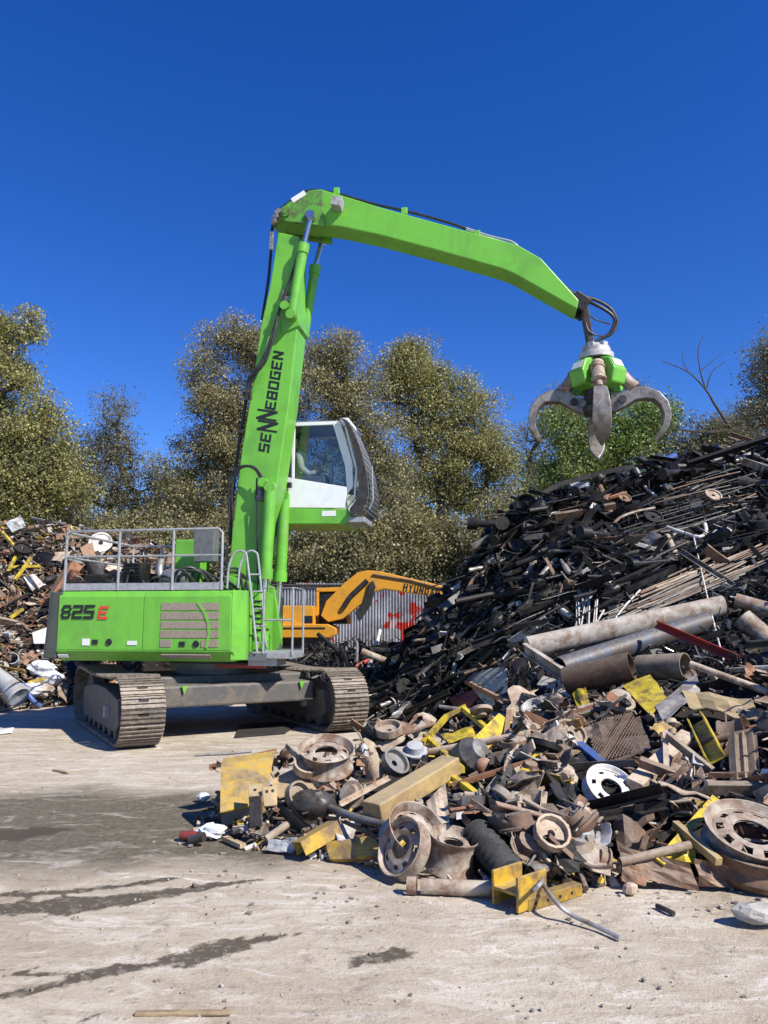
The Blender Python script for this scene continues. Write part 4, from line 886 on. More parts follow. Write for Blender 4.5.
LEFT = Heap({-110: [(724, None), (640, 15.2), (512, 18.5)], 0: [(712, None), (640, 15.8), (520, 19)], 60: [(706, None), (640, 16), (521, 19)], 110: [(700, None), (630, 16.5), (531, 19.5)], 150: [(695, None), (630, 17.2), (540, 20)], 190: [(690, None), (635, 17.8), (566, 20)], 230: [(686, None), (645, 18.4), (612, 20)], 275: [(682, None), (665, 19.4), (650, 20)]}, 5, .22)

# --- small shapes; every kind comes in a few variants that share their mesh
RG = random.Random(11)
def k_pipe(L_, r, n=10, t=.82):
    m = MB(); m.lathe([(r, -L_ / 2), (r, L_ / 2), (r * t, L_ / 2), (r * t, -L_ / 2)], n, None, True); return m
def k_bent(L_, r, rg, n=6, kink=.25, k=4):
    pts = [Vector((0, 0, -L_ / 2))]; d = Vector((0, 0, 1))
    for i in range(4): d = (d + Vector((rg.gauss(0, kink), rg.gauss(0, kink), 0))).normalized(); pts.append(pts[-1] + d * L_ / 4)
    return MB().tube(pts, r, n, True, k)
def k_angle(L_, w, t, rg):
    m = MB(); tw = rg.uniform(-.3, .3)
    def f(p, z): a = tw * z / L_; return Vector((p[0] * math.cos(a) - p[1] * math.sin(a), p[0] * math.sin(a) + p[1] * math.cos(a), z))
    return m.prism([(0, 0), (w, 0), (w, t), (t, t), (t, w), (0, w)], f, -L_ / 2, L_ / 2)
def k_channel(L_, w, h, t): return MB().prism([(-w / 2, 0), (w / 2, 0), (w / 2, h), (w / 2 - t, h), (w / 2 - t, t), (-w / 2 + t, t), (-w / 2 + t, h), (-w / 2, h)], lambda p, z: Vector((p[0], p[1], z)), -L_ / 2, L_ / 2)
def k_ibeam(L_, w, h, t): return MB().prism([(-w / 2, -h / 2), (w / 2, -h / 2), (w / 2, -h / 2 + t), (t / 2, -h / 2 + t), (t / 2, h / 2 - t), (w / 2, h / 2 - t), (w / 2, h / 2), (-w / 2, h / 2), (-w / 2, h / 2 - t), (-t / 2, h / 2 - t), (-t / 2, -h / 2 + t), (-w / 2, -h / 2 + t)], lambda p, z: Vector((p[0], p[1], z)), -L_ / 2, L_ / 2)
def k_sheet(a, b, rg, amp=.12, fold=.6, n=5, t=.008):
    """torn, buckled plate with one or two folds"""
    fa = rg.uniform(-.5, .5) * a; ang = rg.uniform(-1, 1) * fold * 1.6; sd = rg.uniform(0, 99); vs = []; fs = []
    for s in (0, 1):
        for i in range(n + 1):
            for j in range(n + 1):
                x = (i / n - .5) * a; y = (j / n - .5) * b
                if (i in (0, n) or j in (0, n)) and s == 0: x += rg.uniform(-.13, .13) * a; y += rg.uniform(-.13, .13) * b
                z = mnoise.noise(Vector((x * 2.2 / a + sd, y * 2.2 / b, sd))) * amp * (a + b) / 2
                if x > fa: dx = x - fa; x = fa + dx * math.cos(ang); z += dx * math.sin(ang)
                if s: x, y, z = vs[i * (n + 1) + j]; z += t
                vs.append((x, y, z))
    N = (n + 1) ** 2; q = lambda i, j, s: s * N + i * (n + 1) + j
    for i in range(n):
        for j in range(n): fs += [(q(i, j, 1), q(i + 1, j, 1), q(i + 1, j + 1, 1), q(i, j + 1, 1)), (q(i, j, 0), q(i, j + 1, 0), q(i + 1, j + 1, 0), q(i + 1, j, 0))]
    for i in range(n): fs += [(q(i, 0, 0), q(i + 1, 0, 0), q(i + 1, 0, 1), q(i, 0, 1)), (q(i, n, 1), q(i + 1, n, 1), q(i + 1, n, 0), q(i, n, 0)), (q(0, i, 1), q(0, i + 1, 1), q(0, i + 1, 0), q(0, i, 0)), (q(n, i, 0), q(n, i + 1, 0), q(n, i + 1, 1), q(n, i, 1))]
    return MB().add(vs, fs)
def k_curl(r, w, arc, t=.012, n=10, rg=None):
    m = MB(); pl = [(r * math.cos(arc * i / n), r * math.sin(arc * i / n)) for i in range(n + 1)] + [((r - t) * math.cos(arc * i / n), (r - t) * math.sin(arc * i / n)) for i in range(n, -1, -1)]
    vs = [(p[0], p[1], z) for z in (-w / 2, w / 2) for p in pl]; N = len(pl); fs = [(i, (i + 1) % N, N + (i + 1) % N, N + i) for i in range(N)]
    for i in range(n): fs += [(i + 1, i, N - 1 - i, N - 2 - i), (N + i, N + i + 1, 2 * N - 2 - i, 2 * N - 1 - i)]
    return m.add(vs, fs)
def k_hub(r, h, n=14): return MB().lathe([(r * .22, 0), (r * .42, 0), (r * .45, h * .45), (r * .8, h * .5), (r, h * .55), (r, h), (r * .85, h), (r * .8, h * .72), (r * .3, h * .7), (r * .22, h * .7)], n, None, True)
def k_casting(r, rg):
    m = MB(); m.ball((0, 0, 0), r, 9, 6, (1, rg.uniform(.5, .9), rg.uniform(.4, .8)), .16, rg)
    return m
def k_housing(r, rg):
    """cast gear housing: tapered drum with flange and a stub"""
    m = MB(); m.lathe([(0, -r * .9), (r * .35, -r * .9), (r * .4, -r * .3), (r * .8, -r * .1), (r * .95, 0), (r * .95, r * .12), (r * .7, r * .14), (r * .62, r * .6), (0, r * .66)], 12); return m
def k_shock(L_, r): return MB().lathe([(0, -L_ / 2), (r * .5, -L_ / 2), (r * .5, -L_ * .1), (r, -L_ * .08), (r, L_ * .4), (r * .55, L_ * .42), (r * .55, L_ / 2), (0, L_ / 2)], 9)
def k_axle(L_, r): return MB().lathe([(0, -L_ / 2), (r * 3, -L_ / 2), (r * 3, -L_ / 2 + r), (r * 1.2, -L_ / 2 + r * 1.5), (r, 0), (r * 1.2, L_ * .38), (r * 2.2, L_ * .4), (r * 2.2, L_ / 2), (0, L_ / 2)], 10)
def k_coil(r, L_, wr, turns=5, n=10):
    return MB().tube([(r * math.cos(6.283 * i / n), r * math.sin(6.283 * i / n), L_ * (i / (n * turns) - .5)) for i in range(n * turns + 1)], wr, 5)
def k_bracket(a, rg):
    m = MB(); w = a * .4; t = .014
    m.prism([(0, 0), (a, 0), (a, t), (t, t), (t, a * .7), (0, a * .7)], lambda p, z: Vector((p[0], p[1], z)), -w / 2, w / 2)
    m.prism([(t, t), (a * .6, t), (t, a * .5)], lambda p, z: Vector((p[0], p[1], z)), -.006, .006); return m
def k_rim(r=.28, w=.22, n=40, holes=8):
    """truck wheel rim: flanges, drop centre, dished disc with hand holes and a hub opening"""
    m = MB(); t = .012
    m.lathe([(r, -w / 2), (r * .985, -w / 2 + .012), (r * .90, -w / 2 + .03), (r * .86, -w * .1), (r * .86, w * .22), (r * .90, w / 2 - .03), (r * .985, w / 2 - .012), (r, w / 2), (r * .97, w / 2), (r * .87, w / 2 - .04), (r * .82, w * .2), (r * .82, -w * .1), (r * .87, -w / 2 + .04), (r * .97, -w / 2)], n, None, True)
    rings = [(.40, .30), (.50, .33), (.60, .34), (.74, .22), (.83, .16)]; vs = []; fs = []
    for k in range(n):
        a = 6.2832 * k / n
        for rr, z in rings: vs.append((r * rr * math.cos(a), r * rr * math.sin(a), w * z))
    o = len(rings)
    for k in range(n):
        k2 = (k + 1) % n
        for i in range(o - 1):
            if i == 2 and k % (n // holes) < 2: continue
            fs.append((k * o + i, k2 * o + i, k2 * o + i + 1, k * o + i + 1))
    m.add(vs, fs); m.add([(v[0], v[1], v[2] - t) for v in vs], [f[::-1] for f in fs]); return m
MESH = {}
def variants(kind, n, fn):
    MESH[kind] = []
    for i in range(n):
        me = fn(random.Random(hash(kind) % 1000 if False else len(kind) * 31 + i)).mesh(kind, 'rust', kind in ('pipe', 'tube', 'hub', 'housing', 'shock_absorber', 'axle', 'coil_spring', 'wheel_rim', 'curled_plate'))
        MESH[kind].append(me)
variants('pipe', 5, lambda g: k_pipe(g.uniform(.6, 1.1), g.uniform(.025, .05)))
variants('tube', 5, lambda g: k_bent(g.uniform(.5, 1.1), g.uniform(.012, .024), g))
variants('rod', 6, lambda g: k_bent(g.uniform(.8, 1.7), g.uniform(.006, .011), g, 5, .13, 3))
variants('wire', 4, lambda g: k_bent(g.uniform(.6, 1.2), .005, g, 4, .55, 5))
variants('angle_iron', 5, lambda g: k_angle(g.uniform(.4, .9), g.uniform(.04, .07), .007, g))
variants('channel', 4, lambda g: k_channel(g.uniform(.35, .8), g.uniform(.08, .15), g.uniform(.05, .08), .009))
variants('beam', 3, lambda g: k_ibeam(g.uniform(.4, .8), g.uniform(.09, .13), g.uniform(.12, .18), .012))
variants('flat_bar', 4, lambda g: MB().bar((0, 0, -g.uniform(.25, .5)), (0, 0, g.uniform(.25, .5)), g.uniform(.05, .1), .012, (0, 1, 0)))
variants('bent_plate', 10, lambda g: k_sheet(g.uniform(.25, .55), g.uniform(.2, .4), g))
variants('curled_plate', 5, lambda g: k_curl(g.uniform(.1, .22), g.uniform(.2, .4), g.uniform(1.5, 4.2)))
variants('hub', 4, lambda g: k_hub(g.uniform(.10, .18), g.uniform(.08, .16)))
variants('housing', 4, lambda g: k_housing(g.uniform(.10, .17), g))
variants('casting', 5, lambda g: k_casting(g.uniform(.09, .16), g))
variants('shock_absorber', 3, lambda g: k_shock(g.uniform(.4, .6), g.uniform(.03, .045)))
variants('axle', 3, lambda g: k_axle(g.uniform(.7, 1.1), g.uniform(.03, .04)))
variants('coil_spring', 3, lambda g: k_coil(g.uniform(.05, .075), g.uniform(.22, .34), .009))
variants('bracket', 5, lambda g: k_bracket(g.uniform(.12, .26), g))
variants('wheel_rim', 1, lambda g: k_rim(.25, .2, 32, 8))
LONG = {'pipe', 'tube', 'rod', 'angle_iron', 'channel', 'beam', 'flat_bar', 'shock_absorber', 'axle', 'coil_spring', 'wire'}
ADJ = {'rust': 'dark rusty', 'rust_tan': 'dusty tan', 'rust_orange': 'orange rusty', 'yellow': 'mustard yellow', 'lemon': 'bright yellow', 'black': 'black', 'blackgloss': 'glossy black', 'steel': 'bare grey steel', 'darksteel': 'dark grey', 'white': 'dirty white', 'palegrey': 'pale grey', 'red': 'red painted', 'maroon': 'maroon', 'blue': 'blue', 'slate': 'slate blue', 'rim': 'beige', 'wood': 'wooden', 'plastic_white': 'white plastic'}
SCRAP = []
def piece(kind, me, mat, M, heap, land):
    o = bpy.data.objects.new(kind, me); COL.objects.link(o); o.material_slots[0].link = 'OBJECT'; o.material_slots[0].material = M_[mat]; o.matrix_world = M
    px, py = proj(M.translation); best = min(land, key=lambda l: (l[0] - px) ** 2 + (l[1] - py) ** 2)
    bb_ = me_bounds(me); ln = (Vector(bb_[0]) - Vector(bb_[-1])).length * M.to_scale().x; sz = 'small ' if ln < .26 else 'long ' if ln > 1.0 else 'mid-sized ' if ln < .45 else ''
    o['label'] = f"{sz}{ADJ[mat]} {kind.replace('_', ' ')} {best[2]}"; o['category'] = kind.replace('_', ' '); o['group'] = f"{kind.replace('_', ' ')} pieces in {heap}"
    SCRAP.append((o, px)); return o
ALIAS = {'the dark heap': {'bent_plate': 'crumpled_sheet'}, 'the left heap': {'bent_plate': 'torn_sheet'}, 'the front heap': {}}
def scatter(heap, hname, n, kinds, mats, land, sc=(.8, 1.3), lift=.0, xr=None, tr=(0, 1), tilt=.35, seed=1, prefer=None, clear=.12):
    rg = random.Random(seed); ks = [k for k, w in kinds for _ in range(w)]; ms = [k for k, w in mats for _ in range(w)]
    xr = xr or (heap.xs[0], heap.xs[-1])
    done = tries = 0
    while done < n and tries < n * 8:
        tries += 1
        x = rg.uniform(*xr); t = rg.uniform(*tr); p = heap.at(x, t); nr = heap.normal(x, t); k = rg.choice(ks); me = rg.choice(MESH[k]); s = rg.uniform(*sc)
        if heap is DARK: s *= min(1.1, p.y / 13.5)
        tang = nr.orthogonal(); tang = Matrix.Rotation(rg.uniform(0, 6.283), 3, nr) @ tang
        if prefer and rg.random() < .6: pv = Vector(prefer) + Vector((rg.gauss(0, .25), rg.gauss(0, .25), rg.gauss(0, .15))); tang = (pv - nr * pv.dot(nr) * .8)
        d = (tang + nr * rg.gauss(0, tilt if k not in ('rod', 'wire', 'tube') else tilt * .45)).normalized()
        if k in LONG: A = axis_mat(d, nr)
        else:
            zax = (nr + Vector((rg.gauss(0, .5), rg.gauss(0, .5), rg.gauss(0, .3)))).normalized(); A = axis_mat(zax, d)
        M = A.to_4x4() @ Matrix.Scale(s, 4); M.translation = p + nr * (lift + rg.uniform(-.03, .07) * (1 if heap is FRONT else 2))
        zmin = min((M @ Vector(c)).z for c in me_bounds(me))
        if zmin < .003: M.translation.z += .003 - zmin
        vv = me.vertices; st = max(1, len(vv) // 28); hit = tot = 0; ylo, yhi = 9e9, -9e9; xlo = 9e9
        for vi in range(0, len(vv), st):
            qx, qy = proj(M @ vv[vi].co); tot += 1; xlo = min(xlo, qx); ylo = min(ylo, qy); yhi = max(yhi, qy)
            if 0 <= qx < 900 and 0 <= qy < 1100 and MASK[int(qy), int(qx)]: hit += 1
        if hit > tot * clear: continue
        if heap is FRONT and (xlo < 200 or yhi - ylo > 52 or yhi > proj(heap.at(x, 0))[1] + 6): continue
        if heap is not FRONT and (yhi - ylo > 46 or ylo < proj(heap.at(x, 1))[1] - (14 if x > 490 else 5)): continue
        mt = rg.choice(ms)
        if mt == 'white' and k in ('rod', 'wire', 'tube'): mt = 'steel'
        if mt in ('lemon', 'yellow', 'blue', 'red') and k not in ('bent_plate', 'flat_bar', 'angle_iron', 'channel', 'bracket'): mt = 'rust_tan'
        piece(ALIAS[hname].get(k, k), me, mt, M, hname, land); done += 1
_bb = {}
def me_bounds(me):
    if me.name not in _bb:
        a = np.empty(len(me.vertices) * 3, np.float32); me.vertices.foreach_get('co', a); a = a.reshape(-1, 3); lo, hi = a.min(0), a.max(0)
        _bb[me.name] = [(x, y, z) for x in (lo[0], hi[0]) for y in (lo[1], hi[1]) for z in (lo[2], hi[2])]
    return _bb[me.name]
def shards(mb, heap, n, size, seed, xr=None, tr=(0, 1), rods=.4):
    """small unsortable bits"""
    rg = random.Random(seed); xr = xr or (heap.xs[0], heap.xs[-1])
    for i in range(n):
        x = rg.uniform(*xr); t = rg.uniform(*tr); p = heap.at(x, t); nr = heap.normal(x, t); p = p + nr * (rg.uniform(-.06, .05) if heap is not FRONT else rg.uniform(-.08, .0)); p.z = max(p.z, .02)
        d = Vector((rg.gauss(0, 1), rg.gauss(0, 1), rg.gauss(0, .6))).normalized(); s = size * rg.uniform(.4, 1.5)
        qx, qy = proj(p)
        if 0 <= qx < 900 and 0 <= qy < 1100 and MASK[int(qy), int(qx)]: continue
        if rg.random() < (rods if heap is not DARK else .75): mb.bar(p - d * s, p + d * s, .010 + .012 * rg.random(), .012)
        else: mb.bar(p - d * s * .5, p + d * s * .5, s * rg.uniform(.3, .9), .012 if rg.random() < .7 else s * .4, (rg.gauss(0, 1), rg.gauss(0, 1), 1))
    return mb
# the mass of each heap: mound plus bits too small to pick apart
m, nt, b = newmat('mixed_scrap')
g = nd(nt, 'ShaderNodeNewGeometry').outputs['Random Per Island']; rp = nd(nt, 'ShaderNodeValToRGB', {'Fac': g}); cr = rp.color_ramp; cr.interpolation = 'CONSTANT'
for pos, col in ((0, (.12, .07, .045)), (.2, (.28, .20, .13)), (.4, (.05, .045, .04)), (.52, (.20, .11, .06)), (.66, (.36, .32, .26)), (.78, (.10, .09, .08)), (.86, (.5, .47, .42)), (.92, (.50, .34, .04)), (.96, (.30, .14, .07))):
    e = cr.elements.new(pos) if pos else cr.elements[0]; e.color = c4(col)
nt.links.new(rp.outputs[0], b.inputs['Base Color']); b.inputs['Roughness'].default_value = .7
m, nt, b = newmat('dark_scrap')
g = nd(nt, 'ShaderNodeNewGeometry').outputs['Random Per Island']; rp = nd(nt, 'ShaderNodeValToRGB', {'Fac': g}); cr = rp.color_ramp; cr.interpolation = 'CONSTANT'
for pos, col in ((0, (.012, .012, .012)), (.45, (.03, .028, .026)), (.7, (.06, .055, .05)), (.84, (.14, .13, .115)), (.93, (.10, .055, .03)), (.965, (.42, .41, .39))):
    e = cr.elements.new(pos) if pos else cr.elements[0]; e.color = c4(col)
nt.links.new(rp.outputs[0], b.inputs['Base Color']); b.inputs['Roughness'].default_value = .3; b.inputs['Metallic'].default_value = .25
metal('heap_gap_shade', (.03, .023, .018), (.018, .015, .012), .5, .9, 0, 4, 0)  # shade between the scrap pieces is put into this near-black core colour
metal('dark_soil', (.012, .011, .010), (.02, .018, .016), .5, .8, 0, 4, 0)
# --- pieces one can point to ------------------------------------------------
def F(x, y, lift=.05, heap=FRONT):
    """point on the heap under a pixel, raised a little along its normal"""
    t = heap.t_of(x, y); p = heap.at(x, t); q = p + heap.normal(x, t) * lift
    d = ray(x, y); k = (Vector((0, 0, CAM_Z)) + d * (q.y / d.y)); return k if lift > 0 else p
def D_(x, y, lift=.08): return F(x, y, lift, DARK)
def Lf(x, y, lift=.08): return F(x, y, lift, LEFT)
MASK = np.zeros((1100, 900), bool)
def mark(mb):
    rg = random.Random(1); pv = [proj(v) for v in mb.v]
    for f in mb.f:
        a = pv[f[0]]
        for i in range(1, len(f) - 1):
            b1, b2 = pv[f[i]], pv[f[i + 1]]; ar = abs((b1[0] - a[0]) * (b2[1] - a[1]) - (b2[0] - a[0]) * (b1[1] - a[1])) / 2
            for _ in range(int(ar * .8) + 2):
                u, v = rg.random(), rg.random()
                if u + v > 1: u, v = 1 - u, 1 - v
                x, y = int(a[0] + (b1[0] - a[0]) * u + (b2[0] - a[0]) * v), int(a[1] + (b1[1] - a[1]) * u + (b2[1] - a[1]) * v)
                if 0 <= x < 900 and 0 <= y < 1100: MASK[y, x] = True
def thing(mb, nm, mat, lab, cat, smooth=False, bev=0):
    mark(mb)
    zm = min(v[2] for v in mb.v)
    if zm < .004: mb.v = [(v[0], v[1], v[2] + .004 - zm) for v in mb.v]
    o = mb.build(nm, mat, None, smooth, bev, center=True); return tag(o, lab, cat)
def putM(p, z, x=None): M = axis_mat(z, x).to_4x4(); M.translation = Vector(p); return M
def xf(mb, M): mb.v = [tuple(M @ Vector(v)) for v in mb.v]; return mb
def along(mb, a, b_, x=None): a, b_ = Vector(a), Vector(b_); return xf(mb, putM((a + b_) / 2, b_ - a, x or (0, 0, 1)))
def Lng(a, b_): return (Vector(b_) - Vector(a)).length
def qsheet(px, pf, nm, mat, lab, cat='plate', t=.012, lifts=(.08, .08, .08, .08), bow=.03, n=5):
    """buckled plate through four image corners"""
    c = [pf(x, y, l) for (x, y), l in zip(px, lifts)]; nrm = (c[2] - c[0]).cross(c[3] - c[1]).normalized(); vs = []; fs = []; sd = sum(px[0]) * .37
    for s in (0, 1):
        for i in range(n + 1):
            for j in range(n + 1):
                u, v = i / n, j / n; p = (c[0] * (1 - u) + c[1] * u) * (1 - v) + (c[3] * (1 - u) + c[2] * u) * v
                vs.append(p + nrm * (bow * mnoise.noise(Vector((u * 2 + sd, v * 2, sd))) * 1.5 + s * t))
    N = (n + 1) ** 2; q = lambda i, j, s: s * N + i * (n + 1) + j
    for i in range(n):
        for j in range(n): fs += [(q(i, j, 1), q(i + 1, j, 1), q(i + 1, j + 1, 1), q(i, j + 1, 1)), (q(i, j, 0), q(i, j + 1, 0), q(i + 1, j + 1, 0), q(i + 1, j, 0))]
    for i in range(n): fs += [(q(i, 0, 0), q(i + 1, 0, 0), q(i + 1, 0, 1), q(i, 0, 1)), (q(i, n, 1), q(i + 1, n, 1), q(i + 1, n, 0), q(i, n, 0)), (q(0, i, 1), q(0, i + 1, 1), q(0, i + 1, 0), q(0, i, 0)), (q(n, i, 0), q(n, i + 1, 0), q(n, i + 1, 1), q(n, i, 1))]
    return thing(MB().add(vs, fs), nm, mat, lab, cat)
# yellow plates at the left tip of the front heap
c = [F(221, 767, .0), F(275, 757, .12), F(266, 802, .10), F(220, 812, .03)]; c[0] = P(221, 765, 6.6); c[1] = P(274, 757, 6.75); c[2] = P(264, 803, 6.35); c[3] = P(220, 813, 6.2)
mb = MB(); mb.slab(c, .015); up = (c[0] - c[3]).normalized(); bk = Vector((0, .1, .03)); mb.slab([c[0], c[1], c[1] + bk, c[0] + bk], .014); thing(mb, 'lipped_plate', 'yellow', 'large mustard yellow steel plate with folded lip at the left tip of the front heap', 'plate')
def holed(px, Y, mat, lab, holes):
    c = [P(x, y, Y[i]) for i, (x, y) in enumerate(px)]; mb = MB().slab(c, .03); o = thing(mb, 'bolted_plate', mat, lab, 'plate', bev=.004); n = (c[2] - c[0]).cross(c[3] - c[1]).normalized(); n = n if n.y < 0 else -n
    for u, v in holes:
        p = (c[0] * (1 - u) + c[1] * u) * (1 - v) + (c[3] * (1 - u) + c[2] * u) * v; h = MB(); h.lathe([(0, .018), (.012, .018), (.012, .0), (0, .0)], 10, putM(p - o.location, n)); h.build('bolt_hole', 'deep', o)
holed([(249, 797), (262, 796), (263, 826), (250, 828)], (6.05, 6.05, 5.95, 5.95), 'darksteel', 'dark grey plate with two bolt holes standing beside the mustard yellow plate', [(.3, .12), (.3, .88)])
holed([(262, 788), (277, 786), (277, 806), (264, 807)], (6.1, 6.12, 6.05, 6.03), 'tanyellow', 'tan plate with two bolt holes next to the dark grey bolted plate', [(.3, .25), (.7, .25)])
holed([(248, 786), (262, 785), (262, 797), (249, 798)], (6.2, 6.2, 6.1, 6.1), 'tanyellow', 'small tan block above the dark grey bolted plate', [(.5, .5)])
qsheet([(220, 815), (262, 800), (266, 812), (222, 826)], F, 'bent_plate', 'yellow', 'dirty yellow strip under the large mustard plate', lifts=(.05, .12, .12, .05))
qsheet([(270, 778), (300, 765), (318, 790), (276, 796)], F, 'bent_plate', 'tanyellow', 'dusty yellow plate between the mustard plate and the white wheel rim')
thing(along(k_channel(.30, .22, .10, .012), F(302, 846, .08), F(326, 832, .12), (.5, -1, .3)), 'channel', 'yellow', 'open yellow channel bracket tipped forward at the heap foot', 'channel')
qsheet([(325, 845), (372, 838), (388, 858), (330, 862)], F, 'bent_plate', 'yellow', 'flat orange-yellow plate at the foot of the heap', t=.04, lifts=(.10, .13, .06, .04), bow=.01)
qsheet([(330, 828), (358, 825), (350, 842), (338, 840)], F, 'paper_sheet', 'white', 'crumpled white sheet on the flat orange-yellow plate', 'sheet', .004, (.2, .2, .17, .17))
qsheet([(270, 840), (297, 838), (290, 852), (264, 852)], F, 'bent_plate', 'palegrey', 'pale grey plate flat on the ground at the heap foot', t=.01, lifts=(.05, .05, .03, .03))
thing(along(k_pipe(Lng(F(268, 838, .07), F(288, 824, .1)) * 1.2, .03), F(268, 838, .07), F(288, 824, .1)), 'pipe', 'rust_tan', 'short tan pipe stub poking out beside the grey bolted plate', 'pipe', True)
thing(MB().tube([F(318, 802, .16), F(340, 812, .17), F(372, 822, .18), F(398, 826, .18)], [.03, .03, .028, .028], 10, True, 3), 'rod', 'steel', 'long grey steel rod leaning left of the stacked wheel rims', 'rod', True)
# crumpled grey casing
mb = MB(); mb.ball(F(312, 805, .12), .15, 20, 13, (1.25, .8, .75), .10, random.Random(3)); thing(mb, 'crumpled_casing', 'darksteel', 'crumpled dark grey metal casing below the white wheel rim', 'casing', True)
for i, (x, y, r, z, lab, mat) in enumerate(((290, 800, .11, (.6, -.6, .4), 'ribbed dusty brake drum left of the crumpled casing', 'rust_tan'), (352, 795, .12, (-.4, -.7, .3), 'dusty gear housing above the long grey rod', 'rim'), (305, 776, .12, (.2, -.5, .8), 'tan hub behind the ribbed brake drum', 'rust_tan'), (345, 772, .11, (.7, -.4, .5), 'rusty hub right below the white wheel rim', 'rust'), (388, 770, .13, (.5, -.5, .6), 'grey gear housing behind the long tan beam', 'steel'), (415, 752, .13, (0, -.4, .9), 'pale housing at the back edge of the heap', 'palegrey'))):
    thing(xf(k_hub(r, .15, 20) if i % 2 == 0 else k_housing(r, RG), putM(F(x, y, .10), z)), 'hub' if i % 2 == 0 else 'gear_housing', mat, lab, 'hub' if i % 2 == 0 else 'housing', True)
# wheel rims
def rim(x, y, Y, z, lab, mat='rim', r=.28, w=.22, holes=8): 
    o = thing(xf(k_rim(r, w, 40, holes), putM(P(x, y, Y), z)), 'wheel_rim', mat, lab, 'wheel rim', True); return o
rim(326, 757, 6.95, (.05, -.36, .93), 'whitish wheel rim lying face up on top of the heap near the right track', 'rim', .245, .18, 8)
rim(412, 846, 5.45, (.35, -.55, .65), 'beige wheel rim tilted forward, left of the pair at the heap foot', 'rim', .205, .19)
rim(452, 852, 5.30, (.15, -.15, .98), 'beige wheel rim lying flat, right of the pair at the heap foot', 'rim', .165, .22)
rim(404, 866, 5.25, (-.65, -.5, .45), 'beige rim half leaning under the tilted wheel rim', 'rim', .19, .10, 6)
rim(752, 838, 5.2, (.05, -.40, .9), 'large whitish wheel rim resting on a rusty drum at the right edge', 'rim', .30, .15, 10)
mb = MB(); mb.lathe([(.27, 0), (.30, .05), (.275, .10), (.30, .18), (.27, .18), (.25, .0)], 36, putM(P(756, 882, 5.2), (.03, -.2, 1)), True); thing(mb, 'drum', 'rust', 'rusty brown drum under the large wheel rim at the right edge', 'drum', True)
rim(610, 790, 6.0, (.2, -.6, .7), 'white wheel ring partly buried below the blue bar', 'white', .20, .10, 6)
rim(740, 745, 6.9, (.8, -.5, .3), 'rusty wheel rim standing on edge behind the corrugated sheet', 'rust', .24, .22, 6)
# long tan beam and things round it
a, b_ = P(372, 812, 5.95), P(452, 764, 6.6); mb = MB().bar(a, b_, .19, .14, (0, 0, 1)); thing(mb, 'box_beam', 'tanyellow', 'long tan box beam lying diagonally across the middle of the front heap', 'beam', bev=.012)
qsheet([(392, 838), (420, 805), (432, 815), (402, 846)], F, 'bent_plate', 'yellow', 'yellow plate in the shade under the long tan beam', lifts=(.05,) * 4)
qsheet([(426, 800), (446, 785), (450, 830), (434, 836)], F, 'bent_plate', 'rust_tan', 'triangular tan gusset under the right end of the long beam', lifts=(.10,) * 4)
mb = MB(); mb.lathe([(0, -.16), (.12, -.16), (.15, -.1), (.16, .05), (.12, .1), (.09, .16), (0, .17)], 20, putM(F(470, 756, .13), (.5, -.6, .5))); thing(mb, 'gear_motor', 'steel', 'rounded grey gear motor at the upper end of the long tan beam', 'motor', True)
mb = MB(); mb.ball(F(484, 768, .10), .085, 16, 10); thing(mb, 'float_ball', 'rust_orange', 'faded orange-red ball beside the grey gear motor', 'ball', True)
# tube, H-piece, channel and pry bar on the ground in front
a, b_ = G(421, 887, .05), G(492, 890, .05); mb = along(k_pipe(Lng(a, b_), .045, 16), a, b_); mb.lathe([(.052, -.30), (.052, -.24), (.045, -.24), (.045, -.30)], 16, putM((a + b_) / 2, b_ - a), True); thing(mb, 'tube', 'rim', 'ribbed beige tube lying on the ground left of the yellow beam stub', 'tube', True)
a, b_ = G(503, 892, .11), G(535, 881, .11); mb = along(k_ibeam(.26, .19, .20, .018), a, b_, (0, 0, 1)); thing(mb, 'beam_stub', 'yellow', 'short yellow and grey H-beam stub standing on the ground', 'beam', bev=.003)
a, b_ = G(524, 904, .04), G(578, 888, .04); mb = MB().bar(a, b_, .07, .07); o = thing(mb, 'square_bar', 'yellow', 'yellow square bar on the ground beside the H-beam stub', 'bar', bev=.004)
for k in range(4): p = a + (b_ - a) * (.15 + .22 * k); MB().box(p + Vector((.012, -.034, 0)) - o.location, (.014, .01, .014)).build('bolt_hole', 'deep', o)
mb = MB(); mb.tube([G(540, 880, .14), G(556, 902, .10), G(572, 915, .05), G(598, 927, .03), G(620, 938, .02)], [.014, .016, .017, .018, .012], 8, True, 4); mb.tube([G(543, 880, .16), G(540, 884, .20), G(534, 890, .17)], .012, 8, True, 3); thing(mb, 'pry_bar', 'steel', 'bent steel pry bar on the ground with its tip towards the camera', 'bar', True)
# ribbed black bellows
a, b_ = F(478, 835, .14), F(506, 868, .12); n = (b_ - a); pr = []
for i in range(17): pr.append((.085 + (.018 if i % 2 else -.008), -n.length * .62 + n.length * 1.24 * i / 16))
thing(xf(MB().lathe([(0, pr[0][1])] + pr + [(0, pr[-1][1])], 20), putM((a + b_) / 2, n)), 'bellows', 'rubber', 'ribbed black rubber air spring beside the pair of wheel rims', 'air spring', True)
